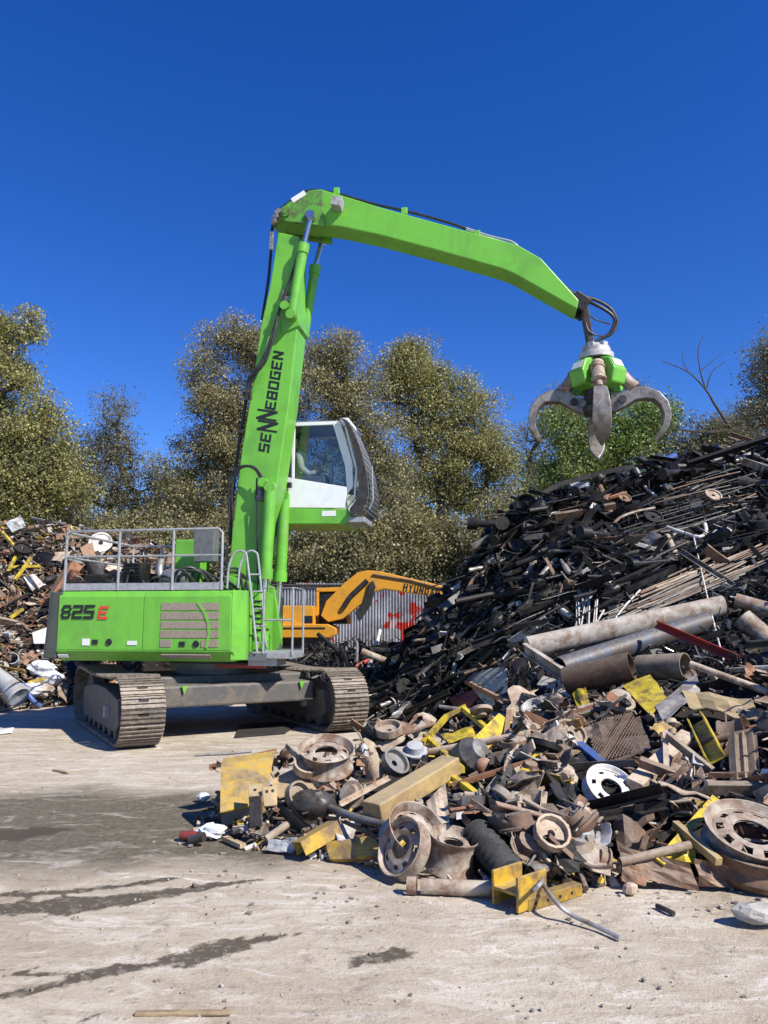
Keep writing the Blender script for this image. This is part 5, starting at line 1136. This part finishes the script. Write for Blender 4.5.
# rusty folded plates at the right foot
qsheet([(620, 850), (690, 868), (700, 896), (622, 880)], F, 'bent_plate', 'rust', 'long rusty folded plate along the right foot of the heap', lifts=(.16, .16, .03, .05), bow=.06)
qsheet([(622, 862), (648, 870), (646, 886), (622, 880)], F, 'bent_plate', 'rust_orange', 'orange rusty flap at the left end of the long folded plate', lifts=(.2, .2, .18, .18), bow=.02)
qsheet([(694, 862), (735, 872), (742, 892), (700, 890)], F, 'bent_plate', 'rust', 'second rusty plate right of the long folded one', lifts=(.14, .12, .04, .03), bow=.05)
qsheet([(612, 822), (668, 826), (645, 850), (622, 858)], F, 'bent_plate', 'rust', 'brown buckled plate above the long rusty folded one', lifts=(.20, .14, .12, .10), bow=.09)
qsheet([(608, 812), (648, 802), (655, 822), (615, 830)], F, 'bent_plate', 'rust', 'dull brown plate above the buckled brown one', lifts=(.14, .2, .12, .10), bow=.08)
qsheet([(705, 815), (722, 812), (742, 880), (712, 872)], F, 'bent_plate', 'rust', 'upright torn rusty plate left of the large wheel rim', lifts=(.26, .24, .06, .08), bow=.08)
qsheet([(728, 876), (790, 876), (792, 886), (730, 888)], F, 'bent_plate', 'rust_orange', 'low rusty strip under the drum at the right edge', lifts=(.10, .10, .03, .03))
a, b_ = F(675, 824, .30), F(719, 862, .26); thing(MB().bar(a, b_, .05, .05), 'square_bar', 'tanyellow', 'olive yellow square bar lying crosswise over a flat yellow bar at right', 'bar', bev=.004)
a, b_ = F(716, 798, .22), F(660, 862, .18); thing(MB().bar(a, b_, .06, .014, (0, -1, 1)), 'flat_bar', 'lemon', 'long flat yellow bar under the olive yellow square bar', 'bar')
qsheet([(664, 850), (694, 844), (697, 862), (668, 866)], F, 'bent_plate', 'lemon', 'splotchy yellow plate deep behind the crossing yellow bars', lifts=(.06,) * 4)
a, b_ = F(620, 862, .22), F(690, 845, .20); thing(along(k_pipe(Lng(a, b_), .028), a, b_), 'pipe', 'rust_tan', 'pinkish tan pipe running behind the long rusty folded plate', 'pipe', True)
# blue bar and its black box
a, b_ = F(579, 744, .22), F(621, 779, .22); thing(MB().bar(a, b_, .075, .045, (0, -.6, .8)), 'angle_bar', 'blue', 'bright blue angle bar lying diagonally over a black gap', 'bar')
qsheet([(566, 762), (582, 752), (616, 786), (598, 798)], F, 'bent_plate', 'black', 'black sheet below the bright blue bar', lifts=(.12,) * 4)
# yellow pieces near the back left
a, b_ = P(474, 750, 7.4), P(506, 718, 8.0); thing(along(k_channel(Lng(a, b_), .17, .05, .01), a, b_, (.6, .4, 0)), 'channel', 'lemon', 'bright yellow channel lying at the back left of the front heap', 'channel')
for pl, lab in (([(422, 744), (447, 716), (466, 706)], 'bright yellow bent bar leaning towards the maroon plate'), ([(425, 736), (438, 748), (462, 770)], 'bright yellow bar running down to the orange-red ball'), ([(462, 708), (474, 718), (486, 728)], 'short bright yellow bar meeting the yellow channel'), ([(450, 776), (466, 787), (482, 800)], 'yellow bar below the grey gear motor')):
    q = [F(x, y, .16) for x, y in pl]; mb = MB()
    for i in range(len(q) - 1): mb.bar(q[i], q[i + 1], .05, .05)
    thing(mb, 'bent_bar', 'lemon', lab, 'bar')
qsheet([(440, 735), (470, 726), (476, 734), (448, 742)], F, 'bent_plate', 'lemon', 'bright yellow strip between the yellow bars at the back left', lifts=(.08,) * 4)
thing(along(k_channel(.26, .14, .07, .01), F(538, 812, .15), F(552, 796, .18), (0, -1, .5)), 'channel', 'lemon', 'short yellow channel open towards the camera in the middle of the heap', 'channel')
thing(along(k_channel(Lng(F(697, 724, .2), F(720, 762, .15)), .14, .09, .01), F(699, 722, .22), F(719, 762, .18), (.5, -1, .3)), 'channel', 'lemon', 'yellow channel with brown edges left of the corrugated sheet', 'channel')
qsheet([(622, 684), (650, 674), (668, 698), (650, 714)], F, 'bent_plate', 'lemon', 'yellow plate with grey scuffed corner below the open end of a big pipe', lifts=(.16, .16, .12, .10), bow=.03)
qsheet([(572, 692), (586, 688), (592, 712), (580, 716)], F, 'bent_plate', 'lemon', 'small bright yellow bracket plate below the white panel', lifts=(.14,) * 4)
# dented yellow tub, poles, beams at the right
qsheet([(682, 692), (752, 698), (762, 716), (694, 712)], F, 'dented_tub', 'tanyellow', 'dented dull yellow tub side at the upper right of the front heap', 'tub', .015, (.22, .22, .10, .10), .07)
a, b_ = P(690, 664, 7.9), P(790, 700, 7.4); thing(along(k_pipe(Lng(a, b_), .035, 12), a, b_), 'pole', 'rim', 'long pale pole crossing above the dented yellow tub', 'pole', True)
a, b_ = F(634, 786, .14), F(688, 736, .16); thing(MB().bar(a, b_, .13, .08, (0, -.5, 1)), 'box_beam', 'rust_tan', 'dusty tan square beam leaning left of the yellow brown-edged channel', 'beam', bev=.006)
qsheet([(655, 706), (696, 672), (700, 688), (664, 722)], F, 'bent_plate', 'steel', 'grey and rusty plate right of the scuffed yellow plate', lifts=(.12, .16, .12, .10))
# corrugated sheet
c = [P(729, 733, 6.3), P(757, 733, 6.35), P(763, 796, 5.85), P(732, 792, 5.85)]; vs = []; fs = []; n = 14; nr = (c[2] - c[0]).cross(c[3] - c[1]).normalized()
for i in range(n + 1):
    u = i / n; o_ = nr * .025 * math.cos(u * 6.283 * 3.2); a, b_ = c[0] * (1 - u) + c[1] * u + o_, c[3] * (1 - u) + c[2] * u + o_; vs += [a, b_, a + nr * .006, b_ + nr * .006]
for i in range(n): k = i * 4; fs += [(k, k + 1, k + 5, k + 4), (k + 2, k + 6, k + 7, k + 3), (k, k + 4, k + 6, k + 2), (k + 1, k + 3, k + 7, k + 5)]
thing(MB().add(vs, fs), 'corrugated_sheet', 'rust_tan', 'upright corrugated tan sheet above the large wheel rim', 'sheet', True)
# expanded metal mesh
c = [F(586, 722, .15), F(632, 712, .18), F(650, 748, .12), F(596, 762, .10)]; mb = MB()
for i in range(15):
    for s in (0, 1):
        for q in range(2):
            u0 = i / 14; a = (lambda u, v: (c[0] * (1 - u) + c[1] * u) * (1 - v) + (c[3] * (1 - u) + c[2] * u) * v)
            u1 = u0 + (.9 if s else -.9); v1 = 1.0
            if u1 > 1: v1 = (1 - u0) / .9; u1 = 1
            if u1 < 0: v1 = u0 / .9; u1 = 0
            if q == 0: mb.bar(a(u0, 0), a(u1, v1), .006, .006)
            else: mb.bar(a(u0, 1), a(u1, 1 - v1), .006, .006)
thing(mb, 'metal_mesh', 'rust', 'rusty brown expanded metal mesh draped over the middle of the heap', 'mesh')
qsheet([(588, 728), (640, 716), (652, 750), (598, 764)], F, 'bent_plate', 'rust', 'rusty sheet lying under the expanded metal mesh', lifts=(.06,) * 4, bow=.06)
# grey lump on the ground at the right edge, and bits lying about
mb = MB(); mb.ball(G(758, 916, .05), .10, 12, 8, (1.5, .8, .55), .12, random.Random(8)); thing(mb, 'concrete_chunk', 'concrete_lump', 'pale grey concrete chunk on the ground at the right edge', 'chunk')
mb = MB(); mb.tube([G(657, 906, .02), G(666, 910, .022), G(674, 914, .018)], .015, 7, True, 3); thing(mb, 'bolt', 'darksteel', 'short dark bolt on the ground before the rusty plates', 'bolt', True)
mb = MB(); mb.ball(G(630, 890, .035), .045, 8, 6, (1.1, .9, .8), .12, random.Random(2)); thing(mb, 'brick_end', 'rust_tan', 'broken brick end propping the long rusty folded plate', 'brick', bev=.008)
mb = MB(); mb.bar(G(135, 1014, .008), G(231, 1013, .008), .03, .014); thing(mb, 'wooden_slat', 'wood', 'thin wooden slat on the ground at the bottom edge', 'slat', bev=.003)
mb = MB(); mb.tube([G(195, 755, .02), G(232, 753, .02), G(252, 751, .02)], .014, 7); thing(mb, 'rod', 'steel', 'thin grey rod on the ground in front of the tracks', 'rod')
mb = MB(); mb.bar(G(232, 752.5, .02), G(243, 751.5, .02), .05, .04); thing(mb, 'rag', 'rim', 'pale clamp block on the thin grey rod', 'clamp', bev=.01)
mb = MB(); mb.bar(G(54, 770, .01), G(69, 773, .01), .04, .015); thing(mb, 'wood_scrap', 'wood', 'small brown stick alone on the open ground at left', 'stick')
mb = MB(); mb.slab([G(235, 737, .02), G(285, 733, .02), G(300, 722, .02), G(240, 724, .02)], .02); thing(mb, 'flat_plate', 'darksteel', 'flat grey plate on the ground between the tracks', 'plate')
for i, (x, y, mt, lab) in enumerate(((188, 836, 'red', 'small red can on the ground left of the heap tip'), (197, 840, 'darksteel', 'small dark canister beside the red can'))):
    thing(xf(MB().lathe([(0, -.06), (.035, -.06), (.035, .06), (0, .06)], 14), putM(G(x, y, .04), (.9, -.3, .25 if i else .05))), 'can', mt, lab, 'can', True)
mb = MB(); mb.ball(G(212, 833, .05), .085, 12, 8, (1.3, .9, .6), .22, random.Random(4)); thing(mb, 'plastic_bag', 'plastic_white', 'crumpled white plastic bag left of the heap tip', 'bag')
mb = MB(); mb.ball(G(203, 798, .04), .05, 10, 7, (1.2, 1, .8), .15, random.Random(5)); thing(mb, 'plastic_cup', 'plastic_white', 'small white cup on the ground left of the mustard plate', 'cup')
mb = MB(); mb.bar(G(225, 838, .03), G(243, 846, .03), .05, .03); thing(mb, 'wood_scrap', 'wood', 'brown splinter on the ground right of the plastic bag', 'stick')
mb = MB(); mb.slab([G(-10, 735, .02), G(12, 732, .03), G(14, 728, .08), G(-8, 730, .05)], .02); thing(mb, 'panel_scrap', 'white', 'white panel scrap on the ground at the left edge', 'panel')

# --- the tall dark heap -------------------------------------------------------
def big(pts, r, nm, mat, lab, cat, pf=D_, n=12, hollow=False, lift=.15, k=3):
    q = [pf(x, y, lift) for x, y in pts]
    if hollow: mb = along(k_pipe(Lng(q[0], q[-1]), r, 18, .9), q[0], q[-1])
    else: mb = MB().tube(q, r, n, True, k)
    return thing(mb, nm, mat, lab, cat, True)
a, b_ = P(470, 694, 8.9), P(508, 672, 9.2)
qsheet([(463, 676), (505, 664), (509, 690), (488, 708)], D_, 'panel', 'palegrey', 'pale grey-blue sheet panel at the foot of the dark heap', 'panel', .015, (.8, .8, .6, .6), .02)
a, b_ = D_(463, 680, .95), D_(508, 703, .8); thing(MB().bar(a, b_, .06, .06), 'square_bar', 'rust_orange', 'salmon rusty bar lying across the pale grey-blue panel', 'bar')
qsheet([(450, 698), (478, 688), (482, 694), (458, 716)], D_, 'bent_plate', 'maroon', 'maroon plate left of the pale grey-blue panel', 'plate', .012, (.9, .9, .9, .7), .03)
qsheet([(532, 672), (566, 682), (570, 696), (534, 684)], D_, 'panel', 'white', 'bright white panel below the long white beam', 'panel', .02, (.7,) * 4, .01)
a, b_ = P(527, 648, 9.6), P(722, 606, 10.2); thing(along(MB().prism([(.145 * math.cos(6.283 * k / 14), .10 * math.sin(6.283 * k / 14)) for k in range(14)], lambda p, z: Vector((p[0], p[1], z)), -Lng(a, b_) / 2, Lng(a, b_) / 2), a, b_, (0, -.3, 1)), 'long_beam', 'chalky', 'long dirty white rounded beam lying across the lower dark heap', 'beam', True)
a, b_ = P(526, 648, 9.5), P(572, 678, 8.8); thing(along(k_channel(Lng(a, b_), .14, .06, .012), a, b_, (0, -.4, 1)), 'channel', 'chalky', 'white channel angling down from the left end of the long white beam', 'channel')
a, b_ = P(560, 668, 9.0), P(706, 622, 9.9); thing(along(k_pipe(Lng(a, b_), .13, 18, .9), a, b_), 'large_pipe', 'slate', 'big slate blue pipe just below the long white beam', 'pipe', True)
a, b_ = P(566, 681, 8.75), P(632, 666, 8.4); thing(along(k_pipe(Lng(a, b_), .15, 20, .92), a, b_), 'large_pipe', 'rust', 'big dark rusty pipe with open end, left of two lying side by side', 'pipe', True)
a, b_ = P(640, 668, 8.7), P(686, 666, 8.3); thing(along(k_pipe(Lng(a, b_), .14, 20, .92), a, b_), 'large_pipe', 'rust_tan', 'big dusty tan pipe with open end, right of two lying side by side', 'pipe', True)
a, b_ = P(735, 600, 9.9), P(800, 618, 9.6); thing(along(k_pipe(Lng(a, b_), .09, 16, .9), a, b_), 'large_pipe', 'rim', 'pale pipe entering from the right edge in the dark heap', 'pipe', True)
a, b_ = P(742, 618, 9.5), P(790, 660, 9.2); thing(along(k_pipe(Lng(a, b_), .13, 16, .9), a, b_), 'large_pipe', 'rim', 'stout beige pipe slanting at the right edge below the pale pipe', 'pipe', True)
a, b_ = P(658, 624, 9.2), P(740, 660, 8.4); thing(along(k_angle(Lng(a, b_), .07, .01, random.Random(1)), a, b_, (0, -1, .5)), 'angle_bar', 'red', 'long red bar slanting down in front of the long white beam', 'bar')
for pts, lab in (([(694, 538), (708, 600), (724, 662)], 'long thin pale rod hanging down over the long white beam'), ([(596, 648), (620, 612), (640, 590)], 'thin pale rod leaning right above the white panel'), ([(535, 668), (580, 645), (604, 610)], 'thin pale rod crossing the left end of the long beam')):
    thing(MB().tube([D_(x, y, .4) for x, y in pts], .012, 6, True, 3), 'rod', 'white', lab, 'rod')
thing(MB().tube([D_(x, y, .25) for x, y in [(667, 527), (684, 533), (699, 537), (706, 532), (705, 524)]], .03, 8, True, 3), 'bent_pipe', 'white', 'bright white U-bent pipe in the middle of the dark heap', 'pipe', True)
thing(MB().tube([D_(x, y, .25) for x, y in [(622, 474), (634, 466), (642, 480), (646, 488), (656, 496)]], .028, 8, True, 3), 'bent_pipe', 'white', 'white kinked pipe at the crest under the grab', 'pipe', True)
q = [P(541, 494, 14.6), P(560, 484, 14.7), P(590, 476, 14.8), P(624, 468, 14.8), P(660, 466, 14.9)]; mb = MB()
for i in range(4): mb.bar(q[i], q[i + 1], .07, .085)
thing(mb, 'chassis_rail', 'black', 'long curved black chassis rail along the crest below the grab', 'rail')
qsheet([(570, 484), (588, 480), (590, 486), (574, 490)], D_, 'bent_plate', 'palegrey', 'small pale plate caught in the crest rail', lifts=(.25,) * 4)
qsheet([(718, 446), (742, 440), (752, 444), (724, 452)], D_, 'car_hood', 'slate', 'slate blue dented car panel on the crest at right', 'panel', .02, (.3,) * 4, .08)
thing(along(k_channel(2.2, .11, .07, .015), P(690, 462, 14.4), P(790, 430, 14.4), (0, -1, 1)), 'chassis_rail', 'black', 'dark ladder chassis rail rising to the right edge of the crest', 'rail')
big([(664, 462), (676, 456)], .08, 'large_pipe', 'blue', 'short dark blue pipe poking out of the crest', 'pipe', hollow=True, lift=.25)
for (x, y, r, mt, lab) in ((712, 498, .15, 'rim', 'beige brake disc lying on the right upper slope'), (624, 500, .12, 'rust_orange', 'orange rusty pulley on the upper slope below the grab'), (652, 520, .17, 'black', 'black hub on the slope left of the white U-bent pipe'), (575, 567, .15, 'darksteel', 'dark drum on the mid slope of the dark heap'), (516, 548, .16, 'darksteel', 'dark round drum near the left crest of the dark heap')):
    thing(xf(k_hub(r, r * .6, 20), putM(D_(x, y, .15), (.1, -.7, .6))), 'hub', mt, lab, 'hub', True)
thing(MB().tube([D_(600, 486, .2), D_(608, 505, .2), D_(611, 514, .2)], .05, 8), 'bent_bar', 'rust_orange', 'orange rusty bar standing on the upper slope', 'bar')
thing(MB().tube([D_(606, 498, .2), D_(626, 493, .2)], .06, 8), 'short_bar', 'rust_orange', 'short orange rusty bar lying by the rusty pulley', 'bar')
qsheet([(552, 532), (568, 526), (571, 532), (556, 540)], D_, 'bent_plate', 'palegrey', 'shiny pale blue-grey panel on the left upper slope', 'plate', .02, (.25,) * 4, .05)
for (pts, lab, mt) in (([(463, 629), (480, 642), (497, 655)], 'long dark grey pipe slanting above the pale panel', 'darksteel'), ([(491, 611), (505, 607), (520, 603)], 'bright pale pipe short and level on the left slope', 'white'), ([(464, 607), (480, 604), (496, 602)], 'pale shaft level on the left slope', 'rim'), ([(524, 577), (532, 566), (540, 556)], 'wide grey bar slanting on the mid slope', 'steel'), ([(540, 577), (548, 568), (556, 559)], 'second wide grey bar on the mid slope', 'steel'), ([(500, 576), (512, 573), (522, 569)], 'pale tan flat shard on the left slope', 'rim'), ([(459, 672), (470, 660), (483, 648)], 'grey pipe rising left of the pale panel', 'darksteel'), ([(551, 603), (560, 609), (570, 616)], 'pale tapered shaft next to the bundle of upright rods', 'white'), ([(610, 556), (640, 552), (668, 546)], 'grey shaft level in the upper middle of the dark heap', 'darksteel')):
    big(pts, .045, 'shaft', mt, lab, 'shaft', lift=.22)
for i in range(9):
    x = 574 + i * 2.6; a = D_(x + RG.uniform(-4, 4), 634 + RG.uniform(-16, 14), .45); b2 = D_(x + RG.uniform(-2, 9), 594 + RG.uniform(-6, 12), .45)
    o = thing(MB().tube([a, b2], .012, 5), 'rod', 'white', 'thin pale upright rod in the bundle above the left part of the long beam', 'rod'); o['group'] = 'upright pale rods above the long beam'
# the sheaf of long bars lying across the right slope
for i in range(46):
    f = RG.random(); x0 = RG.uniform(596, 680); y0 = 622 - (x0 - 596) * .42 + RG.uniform(-14, 12); x1 = x0 + RG.uniform(70, 140); y1 = y0 - (x1 - x0) * RG.uniform(.36, .48)
    a, b2 = D_(x0, y0, .22 + RG.uniform(-.06, .14)), D_(x1, y1, .2 + RG.uniform(-.06, .14)); md = (a + b2) / 2 + Vector((RG.uniform(-.03, .03), 0, RG.uniform(-.05, .02)))
    mt = RG.choice(('darksteel', 'rust', 'black', 'rust_tan', 'rust', 'darksteel')); o = thing(MB().tube([a, md, b2], RG.uniform(.010, .02), 5, True, 3), 'long_bar', mt, f'long {ADJ[mt]} bar in the sheaf lying across the right slope', 'bar'); o['group'] = 'sheaf of long bars on the right slope'
for i in range(26):
    x0 = RG.uniform(690, 800); y0 = 480 - (x0 - 690) * .28 + RG.uniform(-8, 45); x1 = x0 - RG.uniform(40, 90); y1 = y0 + (x0 - x1) * RG.uniform(.2, .34)
    a, b2 = D_(x1, y1, .25), D_(x0, y0, .25); mt = RG.choice(('darksteel', 'rust', 'black', 'blackgloss')); o = thing(MB().tube([a, (a + b2) / 2 + Vector((0, 0, RG.uniform(-.06, .02))), b2], RG.uniform(.010, .018), 5, True, 3), 'long_bar', mt, f'long {ADJ[mt]} bar on the upper right slope below the crest', 'bar'); o['group'] = 'long bars below the right crest'
# pieces near the yellow excavator
for (pts, lab, mt, r) in (([(374, 690), (392, 668), (400, 648)], 'pale bent sheet strip by the fence', 'palegrey', .06), ([(352, 668), (380, 655), (408, 640)], 'red and white striped board below the yellow boom', 'red', .05), ([(318, 634), (332, 646), (346, 660)], 'grey pipe leaning below the yellow excavator', 'darksteel', .05), ([(368, 668), (375, 650), (380, 630)], 'upright white strip left of the fence foot', 'white', .04)):
    big(pts, r, 'strip', mt, lab, 'strip', lift=.3)

# --- the heap behind the machine ------------------------------------------------
a, b_ = P(48, 598, 16.2), P(70, 562, 16.6); thing(along(k_channel(Lng(a, b_), .34, .24, .02), a, b_, (.7, -.6, .3)), 'channel', 'rust_orange', 'big salmon rusty channel leaning behind the hood corner', 'channel')
qsheet([(6, 524), (20, 514), (26, 526), (12, 532)], Lf, 'bent_plate', 'palegrey', 'pale folded plate on the crest of the left heap', lifts=(.4, .4, .3, .3), bow=.1)
qsheet([(23, 576), (35, 574), (46, 584), (32, 590)], Lf, 'bent_plate', 'white', 'white sheet on the slope left of the salmon channel', lifts=(.3,) * 4, bow=.05)
for pts, lab in (([(2, 532), (14, 546)], 'yellow bar at the left edge near the crest of the left heap'), ([(10, 567), (40, 566)], 'thin level yellow bar of a crossed pair on the left heap'), ([(15, 580), (31, 558)], 'thin slanting yellow bar of a crossed pair on the left heap'), ([(10, 618), (23, 609)], 'short yellow bar low on the left heap'), ([(28, 683), (48, 677)], 'yellow bar near the foot of the left heap'), ([(8, 572), (16, 556)], 'thin yellow bar left of the crossed pair')):
    q = [Lf(x, y, .3) for x, y in pts]; thing(MB().bar(q[0], q[1], .06, .06), 'bar', 'lemon', lab, 'bar')
qsheet([(80, 548), (92, 540), (96, 556), (84, 556)], Lf, 'bent_plate', 'rust_orange', 'salmon plate seen through the left railing bay', lifts=(.3,) * 4)
thing(xf(k_hub(.28, .1, 20), putM(Lf(101, 544, .25), (.2, -.9, .4))), 'dish', 'white', 'whitish round dish seen through the railing', 'dish', True)
a, b_ = P(-4, 672, 14.6), P(20, 698, 14.3); thing(xf(MB().lathe([(.0, -.45), (.10, -.45), (.21, .36), (.19, .39), (0, .35)], 20), putM((a + b_) / 2, b_ - a)), 'barrel', 'palegrey', 'pale blue-grey tapered barrel tipped over at the foot of the left heap', 'barrel', True)
for i, (x, y, lab) in enumerate(((42, 668, 'white plastic sheet lump at the foot of the left heap'), (50, 678, 'smaller white plastic lump beside the yellow bar'), (30, 690, 'dirty white sack at the foot of the left heap'), (40, 690, 'beige bundle at the foot of the left heap'))):
    mb = MB(); mb.ball(Lf(x, y, .2), .20, 12, 8, (1.3, .9, .7), .2, random.Random(i)); thing(mb, 'plastic_lump', 'plastic_white' if i < 3 else 'rim', lab, 'plastic')
qsheet([(32, 632), (50, 627), (52, 642), (34, 644)], Lf, 'bent_plate', 'white', 'white panel beside the rear corner of the hood', lifts=(.3,) * 4)
big([(22, 690), (32, 706), (40, 712)], .05, 'bent_pipe', 'blue', 'blue pipe at the foot of the left heap', 'pipe', Lf, lift=.25)

LAND_F = [(245, 790, 'near the large mustard plate'), (326, 756, 'near the whitish wheel rim'), (300, 830, 'near the yellow channel bracket'), (360, 850, 'near the flat orange-yellow plate'), (410, 785, 'along the long tan beam'), (430, 850, 'near the pair of wheel rims'), (470, 756, 'near the grey gear motor'), (495, 850, 'near the black air spring'), (490, 725, 'near the bright yellow channel'), (545, 805, 'near the short yellow channel'), (520, 760, 'in the middle of the front heap'), (600, 765, 'near the blue angle bar'), (615, 740, 'near the expanded metal mesh'), (610, 790, 'near the white wheel ring'), (560, 860, 'behind the yellow square bar'), (640, 840, 'near the buckled brown plate'), (690, 845, 'near the crossing yellow bars'), (745, 832, 'near the large wheel rim'), (745, 760, 'near the corrugated sheet'), (660, 760, 'near the dusty tan square beam'), (720, 700, 'near the dented yellow tub'), (645, 690, 'near the scuffed yellow plate'), (570, 705, 'near the yellow bracket plate')]
LAND_D = [(420, 640, 'near the fence at the heap\'s left end'), (330, 670, 'low behind the right track'), (390, 690, 'at the left foot of the dark heap'), (440, 680, 'left of the maroon plate'), (485, 685, 'round the pale grey-blue panel'), (470, 600, 'on the left slope of the dark heap'), (520, 560, 'on the left upper slope'), (600, 500, 'at the crest below the grab'), (575, 570, 'round the dark drum on mid slope'), (585, 615, 'round the upright pale rods'), (610, 650, 'along the long white beam'), (650, 600, 'round the sheaf of long bars'), (690, 535, 'round the white U-bent pipe'), (735, 560, 'on the right slope of the dark heap'), (730, 470, 'below the right crest'), (740, 640, 'near the stout beige pipe'), (540, 640, 'above the bright white panel')]
LAND_L = [(15, 530, 'on the crest of the left heap'), (20, 570, 'round the crossed yellow bars'), (60, 580, 'round the salmon channel'), (110, 550, 'seen through the left railing bay'), (150, 570, 'seen through the middle railing bay'), (25, 625, 'low left of the hood'), (20, 690, 'at the foot of the left heap'), (60, 690, 'behind the left track'), (210, 650, 'under the hood beyond the tracks')]
for heap, nm, cm, sm_, lab, n, size in ((FRONT, 'loose_scrap', 'heap_gap_shade', 'mixed_scrap', 'mass of small rusty scrap bits filling the front heap', 2600, .06), (DARK, 'loose_scrap', 'dark_soil', 'dark_scrap', 'mass of small black metal bits filling the tall dark heap', 11000, .13), (LEFT, 'loose_scrap', 'heap_gap_shade', 'mixed_scrap', 'mass of small mixed scrap bits filling the heap behind the machine', 9000, .11)):
    mb = heap.core(nm, cm, lab, drop=.20 if heap is FRONT else .32); nf = len(mb.f); shards(mb, heap, n, size, len(lab))
    o = mb.build(nm, cm); o.data.materials.append(M_[sm_]); mi = np.zeros(len(o.data.polygons), np.int32); mi[nf:] = 1; o.data.polygons.foreach_set('material_index', mi); tag(o, lab, 'scrap', None, 'stuff')

scatter(FRONT, 'the front heap', 520, [('bent_plate', 26), ('curled_plate', 3), ('flat_bar', 6), ('angle_iron', 8), ('channel', 6), ('pipe', 2), ('tube', 3), ('hub', 3), ('housing', 3), ('casting', 3), ('bracket', 14), ('shock_absorber', 2), ('coil_spring', 1), ('rod', 4), ('wire', 5)],
        [('rust', 16), ('rust_tan', 13), ('rust_orange', 6), ('yellow', 3), ('lemon', 1), ('steel', 3), ('darksteel', 6), ('black', 9), ('white', 3), ('palegrey', 1), ('rim', 8)], LAND_F, (.5, 1.12), .03, (228, 800), (.05, 1), .4, 5, None, .08)
scatter(DARK, 'the dark heap', 1300, [('pipe', 9), ('tube', 14), ('rod', 16), ('angle_iron', 13), ('channel', 5), ('flat_bar', 8), ('bent_plate', 6), ('hub', 1), ('housing', 2), ('casting', 2), ('axle', 3), ('shock_absorber', 4), ('coil_spring', 1), ('bracket', 5), ('wire', 11)],
        [('black', 16), ('blackgloss', 15), ('darksteel', 6), ('rust', 2), ('steel', 2), ('white', 1), ('rim', 1)], LAND_D, (.6, 1.7), .05, (380, 800), (.0, 1), .4, 6, (-.85, -.1, -.4), .07)
scatter(DARK, 'the dark heap', 130, [('pipe', 8), ('tube', 4), ('angle_iron', 3), ('flat_bar', 3)], [('black', 8), ('blackgloss', 6), ('darksteel', 5)], LAND_D, (.8, 1.4), .0, (285, 480), (.0, .65), .3, 16)
scatter(DARK, 'the dark heap', 130, [('angle_iron', 4), ('channel', 2), ('crumpled', 0), ('axle', 2), ('tube', 4), ('bracket', 4), ('hub', 2), ('housing', 2), ('bent_plate', 4), ('coil_spring', 1)], [('black', 8), ('blackgloss', 6), ('darksteel', 3), ('rust', 1)], LAND_D, (.7, 1.6), .06, (430, 790), (.93, 1), .5, 26)
scatter(LEFT, 'the left heap', 480, [('bent_plate', 12), ('tube', 6), ('rod', 5), ('angle_iron', 7), ('flat_bar', 6), ('channel', 4), ('pipe', 3), ('curled_plate', 3), ('bracket', 7), ('hub', 2), ('casting', 3), ('wire', 4)],
        [('rust', 13), ('rust_tan', 9), ('rust_orange', 3), ('steel', 4), ('darksteel', 9), ('white', 2), ('palegrey', 2), ('yellow', 1), ('black', 8)], LAND_L, (.6, 1.35), .05, (-60, 250), (0, 1), .4, 9)
# tell apart what shares a label by its place, as far as a few go
from collections import defaultdict
cls = defaultdict(list)
for o, px in SCRAP: cls[o['label']].append((px, o))
ORD = {2: ['left of two', 'right of two'], 3: ['leftmost of three', 'middle of three', 'rightmost of three'], 4: ['leftmost of four', 'second of four', 'third of four', 'rightmost of four'], 5: ['leftmost of five', 'second of five', 'third of five', 'fourth of five', 'rightmost of five'], 6: ['leftmost of six', 'second of six', 'third of six', 'fourth of six', 'fifth of six', 'rightmost of six'], 7: ['leftmost of seven', 'second of seven', 'third of seven', 'fourth of seven', 'fifth of seven', 'sixth of seven', 'rightmost of seven']}
for lab, l in cls.items():
    if len(l) in ORD:
        for (px, o), w in zip(sorted(l, key=lambda t: t[0]), ORD[len(l)]): o['label'] = f'{lab}, {w}'
# gravel and crumbs on the yard
rg = random.Random(3); mb = MB()
for i in range(520):
    x, y = rg.uniform(-20, 790), 700 + 330 * rg.random() ** .8; p = G(x, y); s = .003 + .016 * rg.random() ** 3
    mb.box((p.x, p.y, s * .3), (s, s * rg.uniform(.5, 1), s * .6), Matrix.Rotation(rg.uniform(0, 3), 3, 'Z'))
for i in range(500):
    x, y = rg.uniform(190, 790), rg.uniform(835, 925); p = G(x, y); s = .005 + .03 * rg.random() ** 3
    mb.box((p.x, p.y, s * .25), (s, s * rg.uniform(.3, 1), s * .4), Matrix.Rotation(rg.uniform(0, 3), 3, 'Z'))
m, nt, b = newmat('grit')
g = nd(nt, 'ShaderNodeNewGeometry').outputs['Random Per Island']; nt.links.new(mixc(nt, g, (.13, .105, .08), (.46, .41, .34)), b.inputs['Base Color']); b.inputs['Roughness'].default_value = .85
tag(mb.build('gravel', 'grit'), 'scattered crumbs of stone and metal on the yard', 'gravel', None, 'stuff')
